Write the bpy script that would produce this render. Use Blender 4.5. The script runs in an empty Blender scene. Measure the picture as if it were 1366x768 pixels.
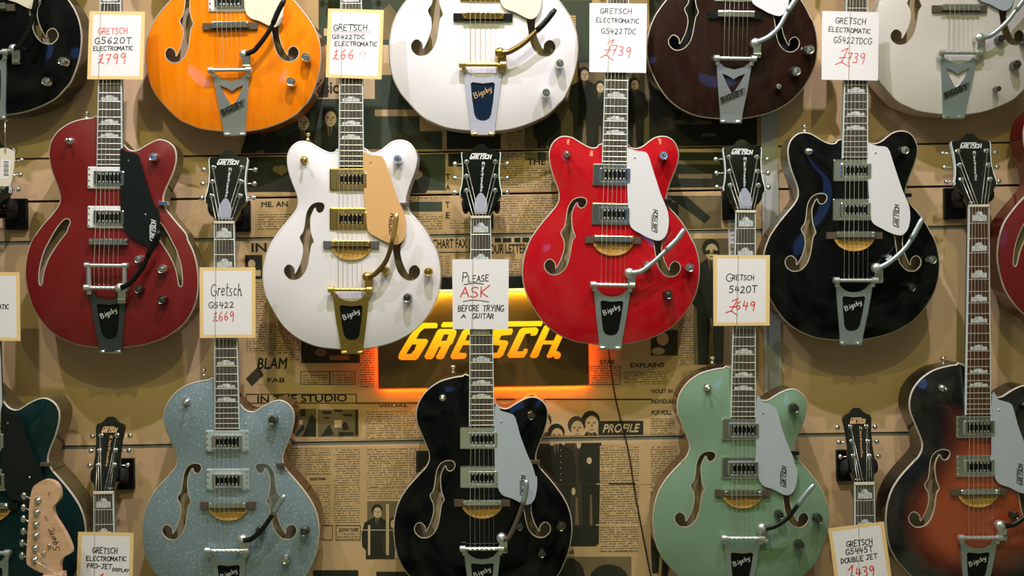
import bpy, bmesh, math, random
import numpy as np
from mathutils import Vector, Matrix
from mathutils.geometry import delaunay_2d_cdt
random.seed(7)
C = bpy.context.scene.collection
SC = bpy.context.scene

# ------------------------------------------------------------------ camera
W, H = 1366, 768
K = 0.001713                 # metres per pixel on the plane of the guitar fronts
D = 2.2                      # camera to that plane
YF = -0.105                  # that plane (wall face is y = 0)
ROLL = math.radians(0.95)
CZ = 1.75
CAM = Vector((0, YF - D, CZ))
cr, sr = math.cos(ROLL), math.sin(ROLL)
def P(px, py, y=0.0):
    k = K * (y - CAM.y) / D
    a, b = (px - 683) * k, (384 - py) * k
    return Vector((a * cr + b * sr, y, CZ - a * sr + b * cr))
cam = bpy.data.cameras.new('camera'); co = bpy.data.objects.new('camera', cam); C.objects.link(co)
cam.sensor_width = 36; cam.lens = 36 * (D / K) / W
R_ = Vector((cr, 0, -sr)); U_ = Vector((sr, 0, cr)); B_ = Vector((0, -1, 0))
co.matrix_world = Matrix(((R_.x, U_.x, B_.x, CAM.x), (R_.y, U_.y, B_.y, CAM.y), (R_.z, U_.z, B_.z, CAM.z), (0, 0, 0, 1)))
SC.camera = co
# ------------------------------------------------------------------ view, world, lamps
vs = SC.view_settings
vs.view_transform = 'Standard'; vs.look = 'None'; vs.gamma = 1; vs.use_curve_mapping = False; vs.exposure = 0.0
wd = bpy.data.worlds.new('world'); SC.world = wd; wd.use_nodes = True
nt = wd.node_tree; bg = nt.nodes['Background']
tc = nt.nodes.new('ShaderNodeTexCoord'); nz = nt.nodes.new('ShaderNodeTexNoise'); nz.inputs['Scale'].default_value = 5.5; nz.inputs['Detail'].default_value = 3
rp = nt.nodes.new('ShaderNodeValToRGB'); rp.color_ramp.elements[0].position = .40; rp.color_ramp.elements[0].color = (.012, .013, .008, 1)
rp.color_ramp.elements[1].position = .70; rp.color_ramp.elements[1].color = (.34, .35, .21, 1)
nt.links.new(tc.outputs['Generated'], nz.inputs['Vector']); nt.links.new(nz.outputs['Fac'], rp.inputs[0]); nt.links.new(rp.outputs[0], bg.inputs[0])
bg.inputs[1].default_value = 1.0
def aim(o, tgt):
    o.rotation_euler = (Vector(tgt) - o.location).to_track_quat('-Z', 'Y').to_euler()
def spot(x, y, z, tx, tz, power, col, size=58, radius=.03, blend=.7):
    l = bpy.data.lights.new('ceiling_spot', 'SPOT'); l.energy = power; l.color = col; l.spot_size = math.radians(size); l.spot_blend = blend; l.shadow_soft_size = radius
    o = bpy.data.objects.new('ceiling_spot', l); C.objects.link(o); o.location = (x, y, z); aim(o, (tx, 0, tz)); return o
def area(name, loc, tgt, sx, sy, power, col):
    l = bpy.data.lights.new(name, 'AREA'); l.shape = 'RECTANGLE'; l.size = sx; l.size_y = sy; l.energy = power; l.color = col
    o = bpy.data.objects.new(name, l); C.objects.link(o); o.location = loc; aim(o, tgt); return o
WARM = (1.0, .97, .36); COOL = (.92, .86, 1.0)
for x, tx, pw in ((-1.35, -.65, 78), (-.1, -.1, 136), (.80, .40, 76)):         # track close to the wall, steep light
    spot(x, -1.10, CZ + 1.95, tx, CZ + .05, pw, COOL, 80, .022)
for x, tx, pw in ((-.75, -.25, 49), (.45, .1, 45)):                           # second track further into the shop
    spot(x, -2.2, CZ + 2.0, tx, CZ - .05, pw, WARM, 62, .022)
for x, y, z in ((-1.3, -2.9, 2.3), (-.5, -2.7, 2.3), (.35, -2.9, 2.3), (1.15, -2.7, 2.3), (-.9, -3.9, 2.3), (.75, -3.9, 2.3)):   # ceiling panels
    area('ceiling_panel', (x, y, CZ + z), (x * .6, 0, CZ), .26, .26, 1.9, (1, .98, .5))
for x, y, z, sx, sy, pw in ((-.95, -4.6, .62, .4, .3, 2.4), (1.25, -4.4, .42, .5, .6, 6), (-2.1, -4.2, .82, .3, .3, 2.2)):
    area('shop_window', (x, y, CZ + z), (x * .4, 0, CZ), sx, sy, pw * .3, (.13, .33, 1.0)).data.shape = 'ELLIPSE'

# ------------------------------------------------------------------ materials
def lin(c):
    return tuple(((v / 255) / 12.92 if v / 255 <= .04045 else ((v / 255 + .055) / 1.055) ** 2.4) for v in c) + (1,)
MATS = {}
def mat(name, col, rough=.5, metal=0, coat=0, emit=0, spec=.5, noise=None):
    if name in MATS: return MATS[name]
    m = bpy.data.materials.new(name); m.use_nodes = True; n = m.node_tree; b = n.nodes['Principled BSDF']
    c = lin(col); b.inputs['Base Color'].default_value = c; b.inputs['Roughness'].default_value = rough; b.inputs['Metallic'].default_value = metal
    b.inputs['Coat Weight'].default_value = coat; b.inputs['Coat Roughness'].default_value = .04; b.inputs['Specular IOR Level'].default_value = spec
    if emit: b.inputs['Emission Color'].default_value = c; b.inputs['Emission Strength'].default_value = emit
    if noise:                                             # (scale vector, other colour, contrast position)
        t = n.nodes.new('ShaderNodeTexCoord'); mp = n.nodes.new('ShaderNodeMapping'); mp.inputs['Scale'].default_value = noise[0]
        z = n.nodes.new('ShaderNodeTexNoise'); z.inputs['Scale'].default_value = 1; z.inputs['Detail'].default_value = 5
        r = n.nodes.new('ShaderNodeValToRGB'); r.color_ramp.elements[0].position = noise[2]; r.color_ramp.elements[1].position = noise[3]
        r.color_ramp.elements[0].color = c; r.color_ramp.elements[1].color = lin(noise[1])
        n.links.new(t.outputs['Object'], mp.inputs[0]); n.links.new(mp.outputs[0], z.inputs['Vector']); n.links.new(z.outputs['Fac'], r.inputs[0]); n.links.new(r.outputs[0], b.inputs['Base Color'])
    MATS[name] = m; return m
def M(n): return MATS[n]
mat('wall_board', (212, 181, 140), .75, spec=.15, noise=((2.5, 2.5, .7), (198, 165, 122), .35, .7))
mat('groove_dark', (30, 28, 16), .9)
mat('aluminium', (150, 155, 140), .45, .7)
mat('plastic_strip', (176, 178, 170), .4)
mat('chrome', (232, 236, 234), .16, 1)
mat('nickel', (226, 230, 226), .36, .9)
mat('bronze', (150, 122, 76), .28, .95)
mat('bar_grey', (88, 88, 88), .5)
mat('gold_satin', (232, 200, 126), .34, .9)
mat('brushed', (186, 202, 204), .38, .8)
mat('brushed_dark', (92, 102, 104), .34, .85)
mat('polished', (206, 210, 208), .34, .85)
mat('film', (206, 208, 226), .3, .2)
mat('panel_blue', (12, 36, 62), .25)
mat('gold', (226, 190, 110), .2, 1)
mat('black_chrome', (128, 130, 126), .2, 1)
mat('dark_metal', (46, 50, 46), .3, .8)
mat('band_metal', (122, 126, 122), .4, .6)
mat('bezel_white', (225, 225, 225), .4)
mat('bezel_grey', (168, 180, 180), .3)
mat('black_plastic', (10, 12, 12), .45, spec=.25)
mat('black_foam', (20, 24, 24), .8)
mat('ivory', (226, 218, 196), .4)
mat('binding_cream', (190, 182, 164), .45)
mat('cover_grey', (140, 144, 160), .3)
mat('head_binding', (210, 226, 222), .25)
mat('pearl', (222, 226, 226), .22, noise=((120, 120, 160), (165, 175, 175), .4, .65))
mat('rosewood', (62, 60, 54), .4, noise=((400, 40, 25), (88, 82, 72), .3, .75))
mat('rosewood_red', (62, 36, 22), .42, noise=((400, 40, 25), (92, 56, 36), .3, .75))
mat('bridge_wood', (88, 76, 62), .4)
mat('nickel_wire', (226, 222, 206), .4, .75)
mat('amber_plate', (226, 176, 100), .35, noise=((30, 30, 200), (186, 140, 50), .45, .7))
mat('head_black', (8, 14, 12), .12, coat=.6)
mat('neck_dark', (22, 18, 14), .25, coat=.5)
mat('hollow_wood', (188, 168, 136), .7)
mat('hollow_dark', (14, 18, 16), .6)
mat('ink_black', (28, 36, 44), .6)
mat('ink_red', (226, 60, 56), .6)
mat('ink_pale_red', (238, 190, 180), .6)
mat('card_white', (236, 234, 236), .6)
mat('card_yellow', (238, 205, 140), .6)
mat('paper', (206, 176, 128), .8, spec=.1, noise=((4, 4, 5), (184, 154, 104), .35, .7))
mat('print_black', (46, 48, 36), .75, spec=.2)
mat('print_dark', (66, 62, 44), .75, spec=.2)
mat('print_mid', (116, 102, 70), .75, spec=.2)
mat('print_light', (204, 178, 134), .75, spec=.2)
mat('print_teal', (66, 76, 60), .75, spec=.2)
mat('cord_black', (14, 14, 12), .6)
mat('maple', (218, 178, 142), .35, coat=.3, noise=((20, 20, 90), (205, 160, 122), .4, .7))
mat('sign_case', (14, 18, 14), .4)
mat('sign_panel', (96, 72, 30), .18, spec=.5)
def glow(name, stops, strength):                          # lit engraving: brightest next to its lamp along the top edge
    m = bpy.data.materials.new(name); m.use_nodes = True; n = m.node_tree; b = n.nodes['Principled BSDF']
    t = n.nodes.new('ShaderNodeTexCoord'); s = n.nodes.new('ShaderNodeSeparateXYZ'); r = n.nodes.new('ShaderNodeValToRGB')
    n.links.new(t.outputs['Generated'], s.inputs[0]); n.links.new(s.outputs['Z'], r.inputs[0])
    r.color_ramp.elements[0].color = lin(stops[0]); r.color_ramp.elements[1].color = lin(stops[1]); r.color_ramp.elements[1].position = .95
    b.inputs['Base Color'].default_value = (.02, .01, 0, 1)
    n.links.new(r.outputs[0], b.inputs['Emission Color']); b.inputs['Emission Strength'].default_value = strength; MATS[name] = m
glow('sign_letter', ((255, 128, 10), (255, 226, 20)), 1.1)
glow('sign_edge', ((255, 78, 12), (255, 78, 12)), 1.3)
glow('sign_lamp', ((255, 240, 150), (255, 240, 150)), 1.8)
def text_material():
    m = bpy.data.materials.new('newsprint_text'); m.use_nodes = True; n = m.node_tree; b = n.nodes['Principled BSDF']; L = n.links.new
    b.inputs['Roughness'].default_value = .8; b.inputs['Specular IOR Level'].default_value = .1
    def mth(op, a, v=None):
        q = n.nodes.new('ShaderNodeMath'); q.operation = op
        if isinstance(a, float): q.inputs[0].default_value = a
        else: L(a, q.inputs[0])
        if v is not None:
            if isinstance(v, float): q.inputs[1].default_value = v
            else: L(v, q.inputs[1])
        return q.outputs[0]
    t = n.nodes.new('ShaderNodeTexCoord'); s = n.nodes.new('ShaderNodeSeparateXYZ'); L(t.outputs['Object'], s.inputs[0])
    row = mth('MULTIPLY', s.outputs['Z'], 1 / .0056)
    fr = mth('FRACT', row); fl = mth('FLOOR', row)
    band = mth('MULTIPLY', mth('GREATER_THAN', fr, .25), mth('LESS_THAN', fr, .78))
    cb = n.nodes.new('ShaderNodeCombineXYZ'); L(mth('MULTIPLY', s.outputs['X'], 230.0), cb.inputs[0]); L(mth('MULTIPLY', fl, 7.31), cb.inputs[1])
    z = n.nodes.new('ShaderNodeTexNoise'); z.inputs['Scale'].default_value = 1; z.inputs['Detail'].default_value = 2; L(cb.outputs[0], z.inputs['Vector'])
    word = mth('GREATER_THAN', z.outputs['Fac'], .44)
    z2 = n.nodes.new('ShaderNodeTexNoise'); z2.inputs['Scale'].default_value = 9; L(t.outputs['Object'], z2.inputs['Vector'])
    fac = mth('MULTIPLY', mth('MULTIPLY', band, word), mth('ADD', mth('MULTIPLY', z2.outputs['Fac'], .5), .45))
    mx = n.nodes.new('ShaderNodeMix'); mx.data_type = 'RGBA'; L(fac, mx.inputs['Factor'])
    mx.inputs['A'].default_value = lin((200, 171, 122)); mx.inputs['B'].default_value = lin((58, 54, 36)); L(mx.outputs['Result'], b.inputs['Base Color'])
    MATS['newsprint_text'] = m
text_material()
def lacquer(name, col, rough=.14, coat=1.0, grain=None):
    return mat(name, col, rough if not coat else .5, 0, coat, spec=.06, noise=grain)
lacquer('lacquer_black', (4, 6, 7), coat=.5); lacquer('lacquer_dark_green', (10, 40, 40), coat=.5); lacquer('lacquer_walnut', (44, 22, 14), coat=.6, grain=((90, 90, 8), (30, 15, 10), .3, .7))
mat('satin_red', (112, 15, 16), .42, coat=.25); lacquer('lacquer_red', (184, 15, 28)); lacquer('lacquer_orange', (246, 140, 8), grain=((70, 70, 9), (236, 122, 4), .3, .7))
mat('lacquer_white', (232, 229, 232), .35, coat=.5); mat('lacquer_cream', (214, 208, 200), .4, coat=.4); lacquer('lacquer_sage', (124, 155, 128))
def sparkle():
    m = mat('lacquer_sparkle', (128, 146, 150), .4, .35, .6); n = m.node_tree; b = n.nodes['Principled BSDF']; L = n.links.new
    t = n.nodes.new('ShaderNodeTexCoord'); v = n.nodes.new('ShaderNodeTexVoronoi'); v.inputs['Scale'].default_value = 520; L(t.outputs['Object'], v.inputs['Vector'])
    r = n.nodes.new('ShaderNodeValToRGB'); s = n.nodes.new('ShaderNodeSeparateColor'); L(v.outputs['Color'], s.inputs[0]); L(s.outputs[0], r.inputs[0])
    e = r.color_ramp.elements; e[0].color = lin((130, 152, 162)); e[1].color = lin((146, 168, 176)); e[1].position = .94
    q = e.new(.994); q.color = lin((218, 228, 228)); L(r.outputs[0], b.inputs['Base Color'])
sparkle()
m_ = mat('guard_clear', (170, 190, 190), .08, coat=.5); m_.node_tree.nodes['Principled BSDF'].inputs['Alpha'].default_value = .1
def sunburst():
    m = mat('lacquer_sunburst', (170, 70, 26), .35, 0, 1); n = m.node_tree; b = n.nodes['Principled BSDF']
    a = n.nodes.new('ShaderNodeAttribute'); a.attribute_name = 'rim_distance'; r = n.nodes.new('ShaderNodeValToRGB'); e = r.color_ramp.elements
    e[0].position = .26; e[0].color = lin((8, 7, 8)); e[1].position = .84; e[1].color = lin((152, 66, 28)); q = e.new(.5); q.color = lin((84, 28, 14))
    n.links.new(a.outputs['Fac'], r.inputs[0]); n.links.new(r.outputs[0], b.inputs['Base Color'])
sunburst()
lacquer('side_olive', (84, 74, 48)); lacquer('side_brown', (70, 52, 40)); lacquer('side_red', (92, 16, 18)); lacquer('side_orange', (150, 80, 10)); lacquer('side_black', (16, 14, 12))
mat('guard_white', (226, 226, 230), .4); mat('guard_silver', (178, 188, 196), .35); mat('guard_gold', (222, 176, 116), .38); mat('guard_black', (10, 18, 18), .35)
mat('guard_cream', (232, 222, 198), .4); mat('letter_black', (18, 24, 26), .5); mat('letter_white', (225, 228, 226), .4); mat('letter_gold', (222, 180, 128), .4)

# ------------------------------------------------------------------ mesh helpers
def link(name, me, m, parent=None):
    o = bpy.data.objects.new(name, me); C.objects.link(o)
    if m is not None and not me.materials: me.materials.append(m)
    if parent is not None: o.parent = parent
    return o
def from_bm(name, bm, m, parent=None, smooth=False):
    me = bpy.data.meshes.new(name); bmesh.ops.recalc_face_normals(bm, faces=bm.faces[:]); bm.to_mesh(me); bm.free()
    if smooth:
        for p in me.polygons: p.use_smooth = True
    return link(name, me, m, parent)
def thing(name, label, cat, loc=(0, 0, 0), group=None):
    o = bpy.data.objects.new(name, None); C.objects.link(o); o.location = loc; o.empty_display_size = .02
    tag(o, label, cat, group); return o
def tag(o, label, cat, group=None):
    o['label'] = label; o['category'] = cat
    if group: o['group'] = group
    return o
def struct(o): o['kind'] = 'structure'; return o
def box(bm, x0, x1, y0, y1, z0, z1, bev=0):
    r = bmesh.ops.create_cube(bm, size=1)
    for v in r['verts']:
        v.co = Vector(((x0 + x1) / 2 + v.co.x * (x1 - x0), (y0 + y1) / 2 + v.co.y * (y1 - y0), (z0 + z1) / 2 + v.co.z * (z1 - z0)))
    if bev:
        es = list({e for v in r['verts'] for e in v.link_edges}); bmesh.ops.bevel(bm, geom=es, offset=bev, segments=2, affect='EDGES', profile=.5)
def spline(pts, step, closed=True):
    pts = [Vector(p).to_2d() if len(p) > 2 else Vector(p) for p in pts]; n = len(pts); out = []
    rng = range(n) if closed else range(n - 1)
    for i in rng:
        p1, p2 = pts[i], pts[(i + 1) % n]
        p0 = pts[(i - 1) % n] if closed or i > 0 else p1 * 2 - p2
        p3 = pts[(i + 2) % n] if closed or i + 2 < n else p2 * 2 - p1
        k = max(1, int((p2 - p1).length / step + .5))
        for j in range(k):
            t = j / k
            out.append(.5 * ((2 * p1) + (p2 - p0) * t + (2 * p0 - 5 * p1 + 4 * p2 - p3) * t * t + (3 * p1 - p0 - 3 * p2 + p3) * t ** 3))
    if not closed: out.append(pts[-1])
    return out
def cdt(loops, extra=()):
    vs_, es = [], []
    for lp in loops:
        s = len(vs_); n = len(lp); vs_ += [Vector(p) for p in lp]; es += [(s + i, s + (i + 1) % n) for i in range(n)]
    vs_ += [Vector(p) for p in extra]
    r = delaunay_2d_cdt(vs_, es, [], 1, 1e-7); fs = r[2]
    for lp in loops[1:]:
        a = np.array([(p[0], p[1]) for p in lp]); b = np.roll(a, 1, 0); q = np.array([sum((Vector((r[0][i].x, r[0][i].y)) for i in f), Vector((0, 0))) / len(f) for f in fs])[:, None, :]
        up = (a[None, :, 1] > q[..., 1]) != (b[None, :, 1] > q[..., 1]); dy = np.where(b[:, 1] == a[:, 1], 1e-12, b[:, 1] - a[:, 1])[None]
        ins = (up & (q[..., 0] < (b[None, :, 0] - a[None, :, 0]) * (q[..., 1] - a[None, :, 1]) / dy + a[None, :, 0])).sum(1) % 2
        fs = [f for f, k in zip(fs, ins) if not k]
    return r[0], fs
def plate(bm, loops, y0, y1, yf=None, bev=0):
    """solid plate from 2D (x,z) loops (first is the outline, others are holes); y0 front, y1 back; yf(x,z) shifts it"""
    vs_, fs = cdt(loops); g = yf or (lambda x, z: 0.0)
    a = [bm.verts.new((v.x, y0 + g(v.x, v.y), v.y)) for v in vs_]
    for f in fs:
        try: bm.faces.new([a[i] for i in f])
        except ValueError: pass
    for lp in loops:
        n = len(lp); f = [bm.verts.new((p[0], y0 + g(p[0], p[1]), p[1])) for p in lp]; k = [bm.verts.new((p[0], y1 + g(p[0], p[1]), p[1])) for p in lp]
        for i in range(n): bm.faces.new((f[i], f[(i + 1) % n], k[(i + 1) % n], k[i]))
    if y1 - y0 > .0006 and len(loops) == 1:
        k = [bm.verts.new((p[0], y1 + g(p[0], p[1]), p[1])) for p in reversed(loops[0])]
        try: bm.faces.new(k)
        except ValueError: pass
def lathe(bm, prof, c, axis='y', seg=20, knurl=0):
    """prof: (radius, offset along axis); axis y is the direction towards -y (the viewer) for positive offset"""
    rings = []
    for r, h in prof:
        ring = []
        for i in range(seg):
            a = 2 * math.pi * i / seg; rr = r * (1 - knurl * (i % 2)); u, v = rr * math.cos(a), rr * math.sin(a)
            if axis == 'y': q = (c[0] + u, c[1] - h, c[2] + v)
            elif axis == 'x': q = (c[0] + h, c[1] + u, c[2] + v)
            else: q = (c[0] + u, c[1] + v, c[2] + h)
            ring.append(bm.verts.new(q))
        rings.append(ring)
    for a, b in zip(rings, rings[1:]):
        for i in range(seg): bm.faces.new((a[i], a[(i + 1) % seg], b[(i + 1) % seg], b[i]))
    bm.faces.new(rings[-1]); bm.faces.new(list(reversed(rings[0])))
def tube(bm, pts, rad, seg=8, flat=1.0):
    pts = [Vector(p) for p in pts]; rings = []
    rads = rad if isinstance(rad, (list, tuple)) else [rad] * len(pts)
    for i, p in enumerate(pts):
        t = (pts[min(i + 1, len(pts) - 1)] - pts[max(i - 1, 0)]).normalized()
        u = t.cross(Vector((0, 1, 0)));  u = u.normalized() if u.length > 1e-5 else Vector((1, 0, 0))
        v = t.cross(u).normalized()
        rings.append([bm.verts.new(p + (u * math.cos(2 * math.pi * k / seg) + v * math.sin(2 * math.pi * k / seg) * flat) * rads[i]) for k in range(seg)])
    for a, b in zip(rings, rings[1:]):
        for i in range(seg): bm.faces.new((a[i], a[(i + 1) % seg], b[(i + 1) % seg], b[i]))
    bm.faces.new(rings[0]); bm.faces.new(list(reversed(rings[-1])))
def ribbon(bm, pts, w, y, thick=0.0, disc=True):
    """flat pen stroke in the xz plane at depth y (faces -y)"""
    pts = [Vector(p) for p in pts]
    def slab(q):
        a = [bm.verts.new((p.x, y, p.y)) for p in q]; bm.faces.new(a)
        if thick:
            b = [bm.verts.new((p.x, y + thick, p.y)) for p in q]
            for i in range(len(q)): bm.faces.new((a[i], a[(i + 1) % len(q)], b[(i + 1) % len(q)], b[i]))
    for p, q in zip(pts, pts[1:]):
        d = q - p
        if d.length < 1e-7: continue
        n = Vector((-d.y, d.x)).normalized() * w / 2
        slab([p + n, q + n, q - n, p - n])
    if disc:
        for p in pts: slab([p + Vector((math.cos(a), math.sin(a))) * w / 2 for a in [i * math.pi / 4 for i in range(8)]])

# ------------------------------------------------------------------ stroke lettering
def arc(cx, cy, rx, ry, a0, a1, n=9):
    return [(cx + rx * math.cos(math.radians(a0 + (a1 - a0) * i / (n - 1))), cy + ry * math.sin(math.radians(a0 + (a1 - a0) * i / (n - 1)))) for i in range(n)]
G_ = {
 'A': [[(0, 0), (.4, 1), (.8, 0)], [(.15, .38), (.65, .38)]], 'B': [[(.05, 0), (.05, 1), (.5, .95), (.6, .75), (.45, .55), (.05, .5)], [(.45, .52), (.7, .3), (.5, .03), (.05, 0)]],
 'C': [arc(.42, .5, .42, .5, 50, 310)], 'D': [[(.05, 0), (.05, 1), (.5, .88), (.72, .5), (.5, .1), (.05, 0)]], 'E': [[(.65, 1), (.05, 1), (.05, 0), (.68, 0)], [(.05, .52), (.5, .52)]],
 'F': [[(.65, 1), (.05, 1), (.05, 0)], [(.05, .52), (.5, .52)]], 'G': [arc(.42, .5, .42, .5, 45, 330) + [(.8, .42), (.45, .42)]], 'H': [[(.05, 0), (.05, 1)], [(.7, 0), (.7, 1)], [(.05, .5), (.7, .5)]],
 'I': [[(.15, 0), (.15, 1)]], 'J': [[(.1, 1), (.75, 1)], [(.5, 1), (.5, .15), (.3, 0), (.05, .12)]], 'K': [[(.05, 0), (.05, 1)], [(.85, 1.15), (.05, .45), (.7, 0)]], 'L': [[(.05, 1), (.05, 0), (.6, 0)]],
 'M': [[(0, 0), (.1, 1), (.45, .3), (.8, 1), (.9, 0)]], 'N': [[(.05, 0), (.05, 1), (.7, 0), (.7, 1)]], 'O': [arc(.42, .5, .42, .5, 90, 450, 13)], 'P': [[(.05, 0), (.05, 1), (.55, .95), (.65, .72), (.5, .5), (.05, .48)]],
 'Q': [arc(.42, .5, .42, .5, 90, 450, 13), [(.5, .3), (.85, -.05)]], 'R': [[(.05, 0), (.05, 1), (.55, .95), (.62, .72), (.5, .52), (.05, .48)], [(.3, .5), (.7, 0)]],
 'S': [[(.65, .9), (.4, 1), (.1, .85), (.12, .62), (.55, .42), (.66, .18), (.4, 0), (.02, .1)]], 'T': [[(0, 1), (.8, 1)], [(.4, 1), (.4, 0)]], 'U': [[(.05, 1), (.08, .2), (.35, 0), (.62, .2), (.66, 1)]],
 'V': [[(0, 1), (.4, 0), (.8, 1)]], 'X': [[(0, 0), (.7, 1)], [(0, 1), (.7, 0)]], 'Y': [[(0, 1), (.38, .5)], [(.75, 1), (.3, 0)]], '-': [[(.05, .45), (.6, .5)]], '.': [[(.1, .05), (.2, .05)]],
 '0': [arc(.36, .5, .34, .5, 90, 450, 13)], '1': [[(.0, .75), (.3, 1), (.25, 0)]], '2': [[(.05, .8), (.3, 1), (.58, .82), (.5, .5), (.02, .02), (.68, .05)]], '3': [[(.05, .95), (.5, 1), (.6, .75), (.25, .55), (.62, .4), (.55, .05), (.0, .02)]],
 '4': [[(.2, 1), (.05, .4), (.7, .42)], [(.55, .85), (.45, -.05)]], '5': [[(.65, 1), (.15, 1), (.1, .58), (.5, .6), (.64, .3), (.4, 0), (.02, .06)]], '6': [[(.55, 1), (.2, .7), (.05, .3), (.3, 0), (.6, .2), (.5, .48), (.1, .4)]],
 '7': [[(.0, .95), (.65, 1), (.25, -.05)], [(.15, .5), (.55, .52)]], '9': [[(.6, .75), (.3, .48), (.05, .7), (.25, 1), (.58, .92), (.6, .5), (.5, -.1)]], '£': [[(.2, .78), (.5, 1), (.3, .18)], [(.15, .42), (.5, .48)], [(0, .02), (.28, .2), (.75, 0)]],
 'r': [[(.05, 0), (.08, .6)], [(.08, .45), (.25, .62), (.4, .55)]], 'e': [[(.05, .3), (.45, .35), (.4, .58), (.2, .62), (.04, .35), (.18, .02), (.48, .1)]], 't': [[(.2, 1), (.18, .12), (.35, .02)], [(.0, .66), (.45, .68)]],
 's': [[(.4, .58), (.12, .55), (.1, .38), (.36, .22), (.3, .02), (.02, .05)]], 'c': [[(.42, .52), (.2, .62), (.04, .3), (.2, .02), (.45, .1)]], 'h': [[(.05, 0), (.1, 1)], [(.06, .35), (.3, .6), (.42, .4), (.48, 0), (.62, .05)]],
 'i': [[(.1, 0), (.14, .6)], [(.17, .85), (.18, .9)]], 'g': [[(.42, .58), (.15, .6), (.04, .3), (.2, .05), (.4, .3), (.45, .6), (.4, -.25), (.1, -.35)]], 'b': [[(.1, 1), (.05, .05), (.35, .08), (.42, .4), (.2, .55), (.06, .4)]],
 'y': [[(.05, .6), (.12, .15), (.4, .2)], [(.48, .62), (.35, -.25), (.0, -.3)]], 'q': [[(.42, .58), (.15, .6), (.04, .3), (.2, .05), (.4, .3), (.45, .6), (.4, -.35)]], 'u': [[(.05, .6), (.1, .08), (.3, .05), (.42, .6), (.45, .02)]],
 'l': [[(.1, 0), (.14, 1)]], 'o': [arc(.25, .3, .22, .3, 90, 450, 11)], 'm': [[(.03, 0), (.06, .6)], [(.05, .4), (.2, .6), (.28, .0)], [(.28, .4), (.45, .6), (.52, 0)]], 'a': [[(.42, .55), (.15, .6), (.04, .25), (.2, .02), (.4, .3), (.44, .58), (.46, 0)]],
}
def adv(ch): return {' ': .5, 'I': .45, 'M': 1.1, 'l': .3, 'i': .35, 'r': .5, 't': .5, 'm': .7, '1': .5, '£': .95, '.': .35}.get(ch, .62 if ch.islower() else .95)
def letter(bm, text, p0, p1, h, w, y, jitter=.05, slant=.08, thick=0.0):
    """writes text with strokes from baseline start p0 to baseline end p1 (2D x,z)"""
    p0, p1 = Vector(p0), Vector(p1); L = sum(adv(c) for c in text) - .2; d = (p1 - p0); u = d.normalized(); v = Vector((-u.y, u.x)); sx = d.length / L; x = 0
    for ch in text:
        if ch != ' ':
            jy = random.uniform(-1, 1) * jitter; js = 1 + random.uniform(-1, 1) * jitter
            for st in G_[ch]:
                ribbon(bm, [p0 + u * ((x + a * js + slant * b * h / sx) * sx) + v * ((b * js + jy) * h) for a, b in st], w, y, thick)
        x += adv(ch)
# the maker's logotype: square slanted letters under one long bar
LOGO = [  # (strokes, advance)
 ([[(1.22, 1.2), (.5, 1.2), (.28, 1.0), (.12, .1), (.78, .1), (.82, .55), (.5, .55)]], 1.15), ([[(.12, 0), (.12, .92), (.8, .92), (.85, .62), (.7, .5), (.2, .5)], [(.55, .5), (.78, 0)]], 1.05),
 ([[(.85, .92), (.12, .92), (.12, .1), (.82, .1)], [(.12, .5), (.65, .5)]], 1.0), ([[(-2.0, 1.2), (2.05, 1.2)], [(.42, 1.2), (.42, 0)]], .85),
 ([[(.85, .7), (.85, .92), (.12, .92), (.12, .55), (.8, .46), (.8, .1), (.05, .1)]], 1.02), ([[(.86, .68), (.86, .92), (.12, .92), (.12, .1), (.82, .1), (.82, .34)]], 1.05), ([[(.12, 0), (.12, 1.02)], [(.84, 0), (.84, 1.02)], [(.12, .5), (.84, .5)]], 1.0)]
def logo(bm, p0, p1, h, y, wt=.2, thick=.0, slant=.28, dot=False, disc=True):
    p0, p1 = Vector(p0), Vector(p1); L = sum(a for s, a in LOGO) + (.25 if dot else 0); d = p1 - p0; u = d.normalized(); v = Vector((-u.y, u.x)); sx = d.length / L; x = 0
    f = lambda a, b: p0 + u * ((x + a) * sx + slant * b * h) + v * (b * h)
    for sts, a in LOGO:
        for st in sts: ribbon(bm, [f(*q) for q in st], wt * h, y, thick, disc)
        x += a
    if dot: ribbon(bm, [f(.05, .1), f(.12, .1)], wt * h * 1.15, y, thick, disc)

# ------------------------------------------------------------------ the setting
def zc(py): return P(683, py, 0).z
def wall():
    bm = bmesh.new(); cuts = [(201, .0045), (258, .0055), (313, .009), (587, .010)]; X = 2.3; top = CZ + 1.6
    for py, g in cuts:
        z = zc(py); box(bm, -X, X, 0, .018, z + g / 2, top); top = z - g / 2
    box(bm, -X, X, 0, .018, CZ - 1.6, top)
    struct(from_bm('wall_back', bm, M('wall_board')))
    bm = bmesh.new(); box(bm, -X, X, .012, .03, CZ - 1.6, CZ + 1.6); struct(from_bm('wall_backing', bm, M('groove_dark')))
    for i, (py, g) in enumerate(cuts[2:]):
        bm = bmesh.new(); z = zc(py); box(bm, -X, X, .002, .012, z - g / 2, z + g * .22); struct(from_bm('trim_%d' % (i + 1), bm, M('aluminium')))
    bm = bmesh.new(); a, b = P(1016, 300).x, P(1039, 300).x; box(bm, a, b, -.004, 0, CZ - .55, CZ + .75, .001); box(bm, a, a + .008, -.007, 0, CZ - .55, CZ + .75, .001)
    struct(from_bm('trim_3', bm, M('plastic_strip')))
wall()

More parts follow.
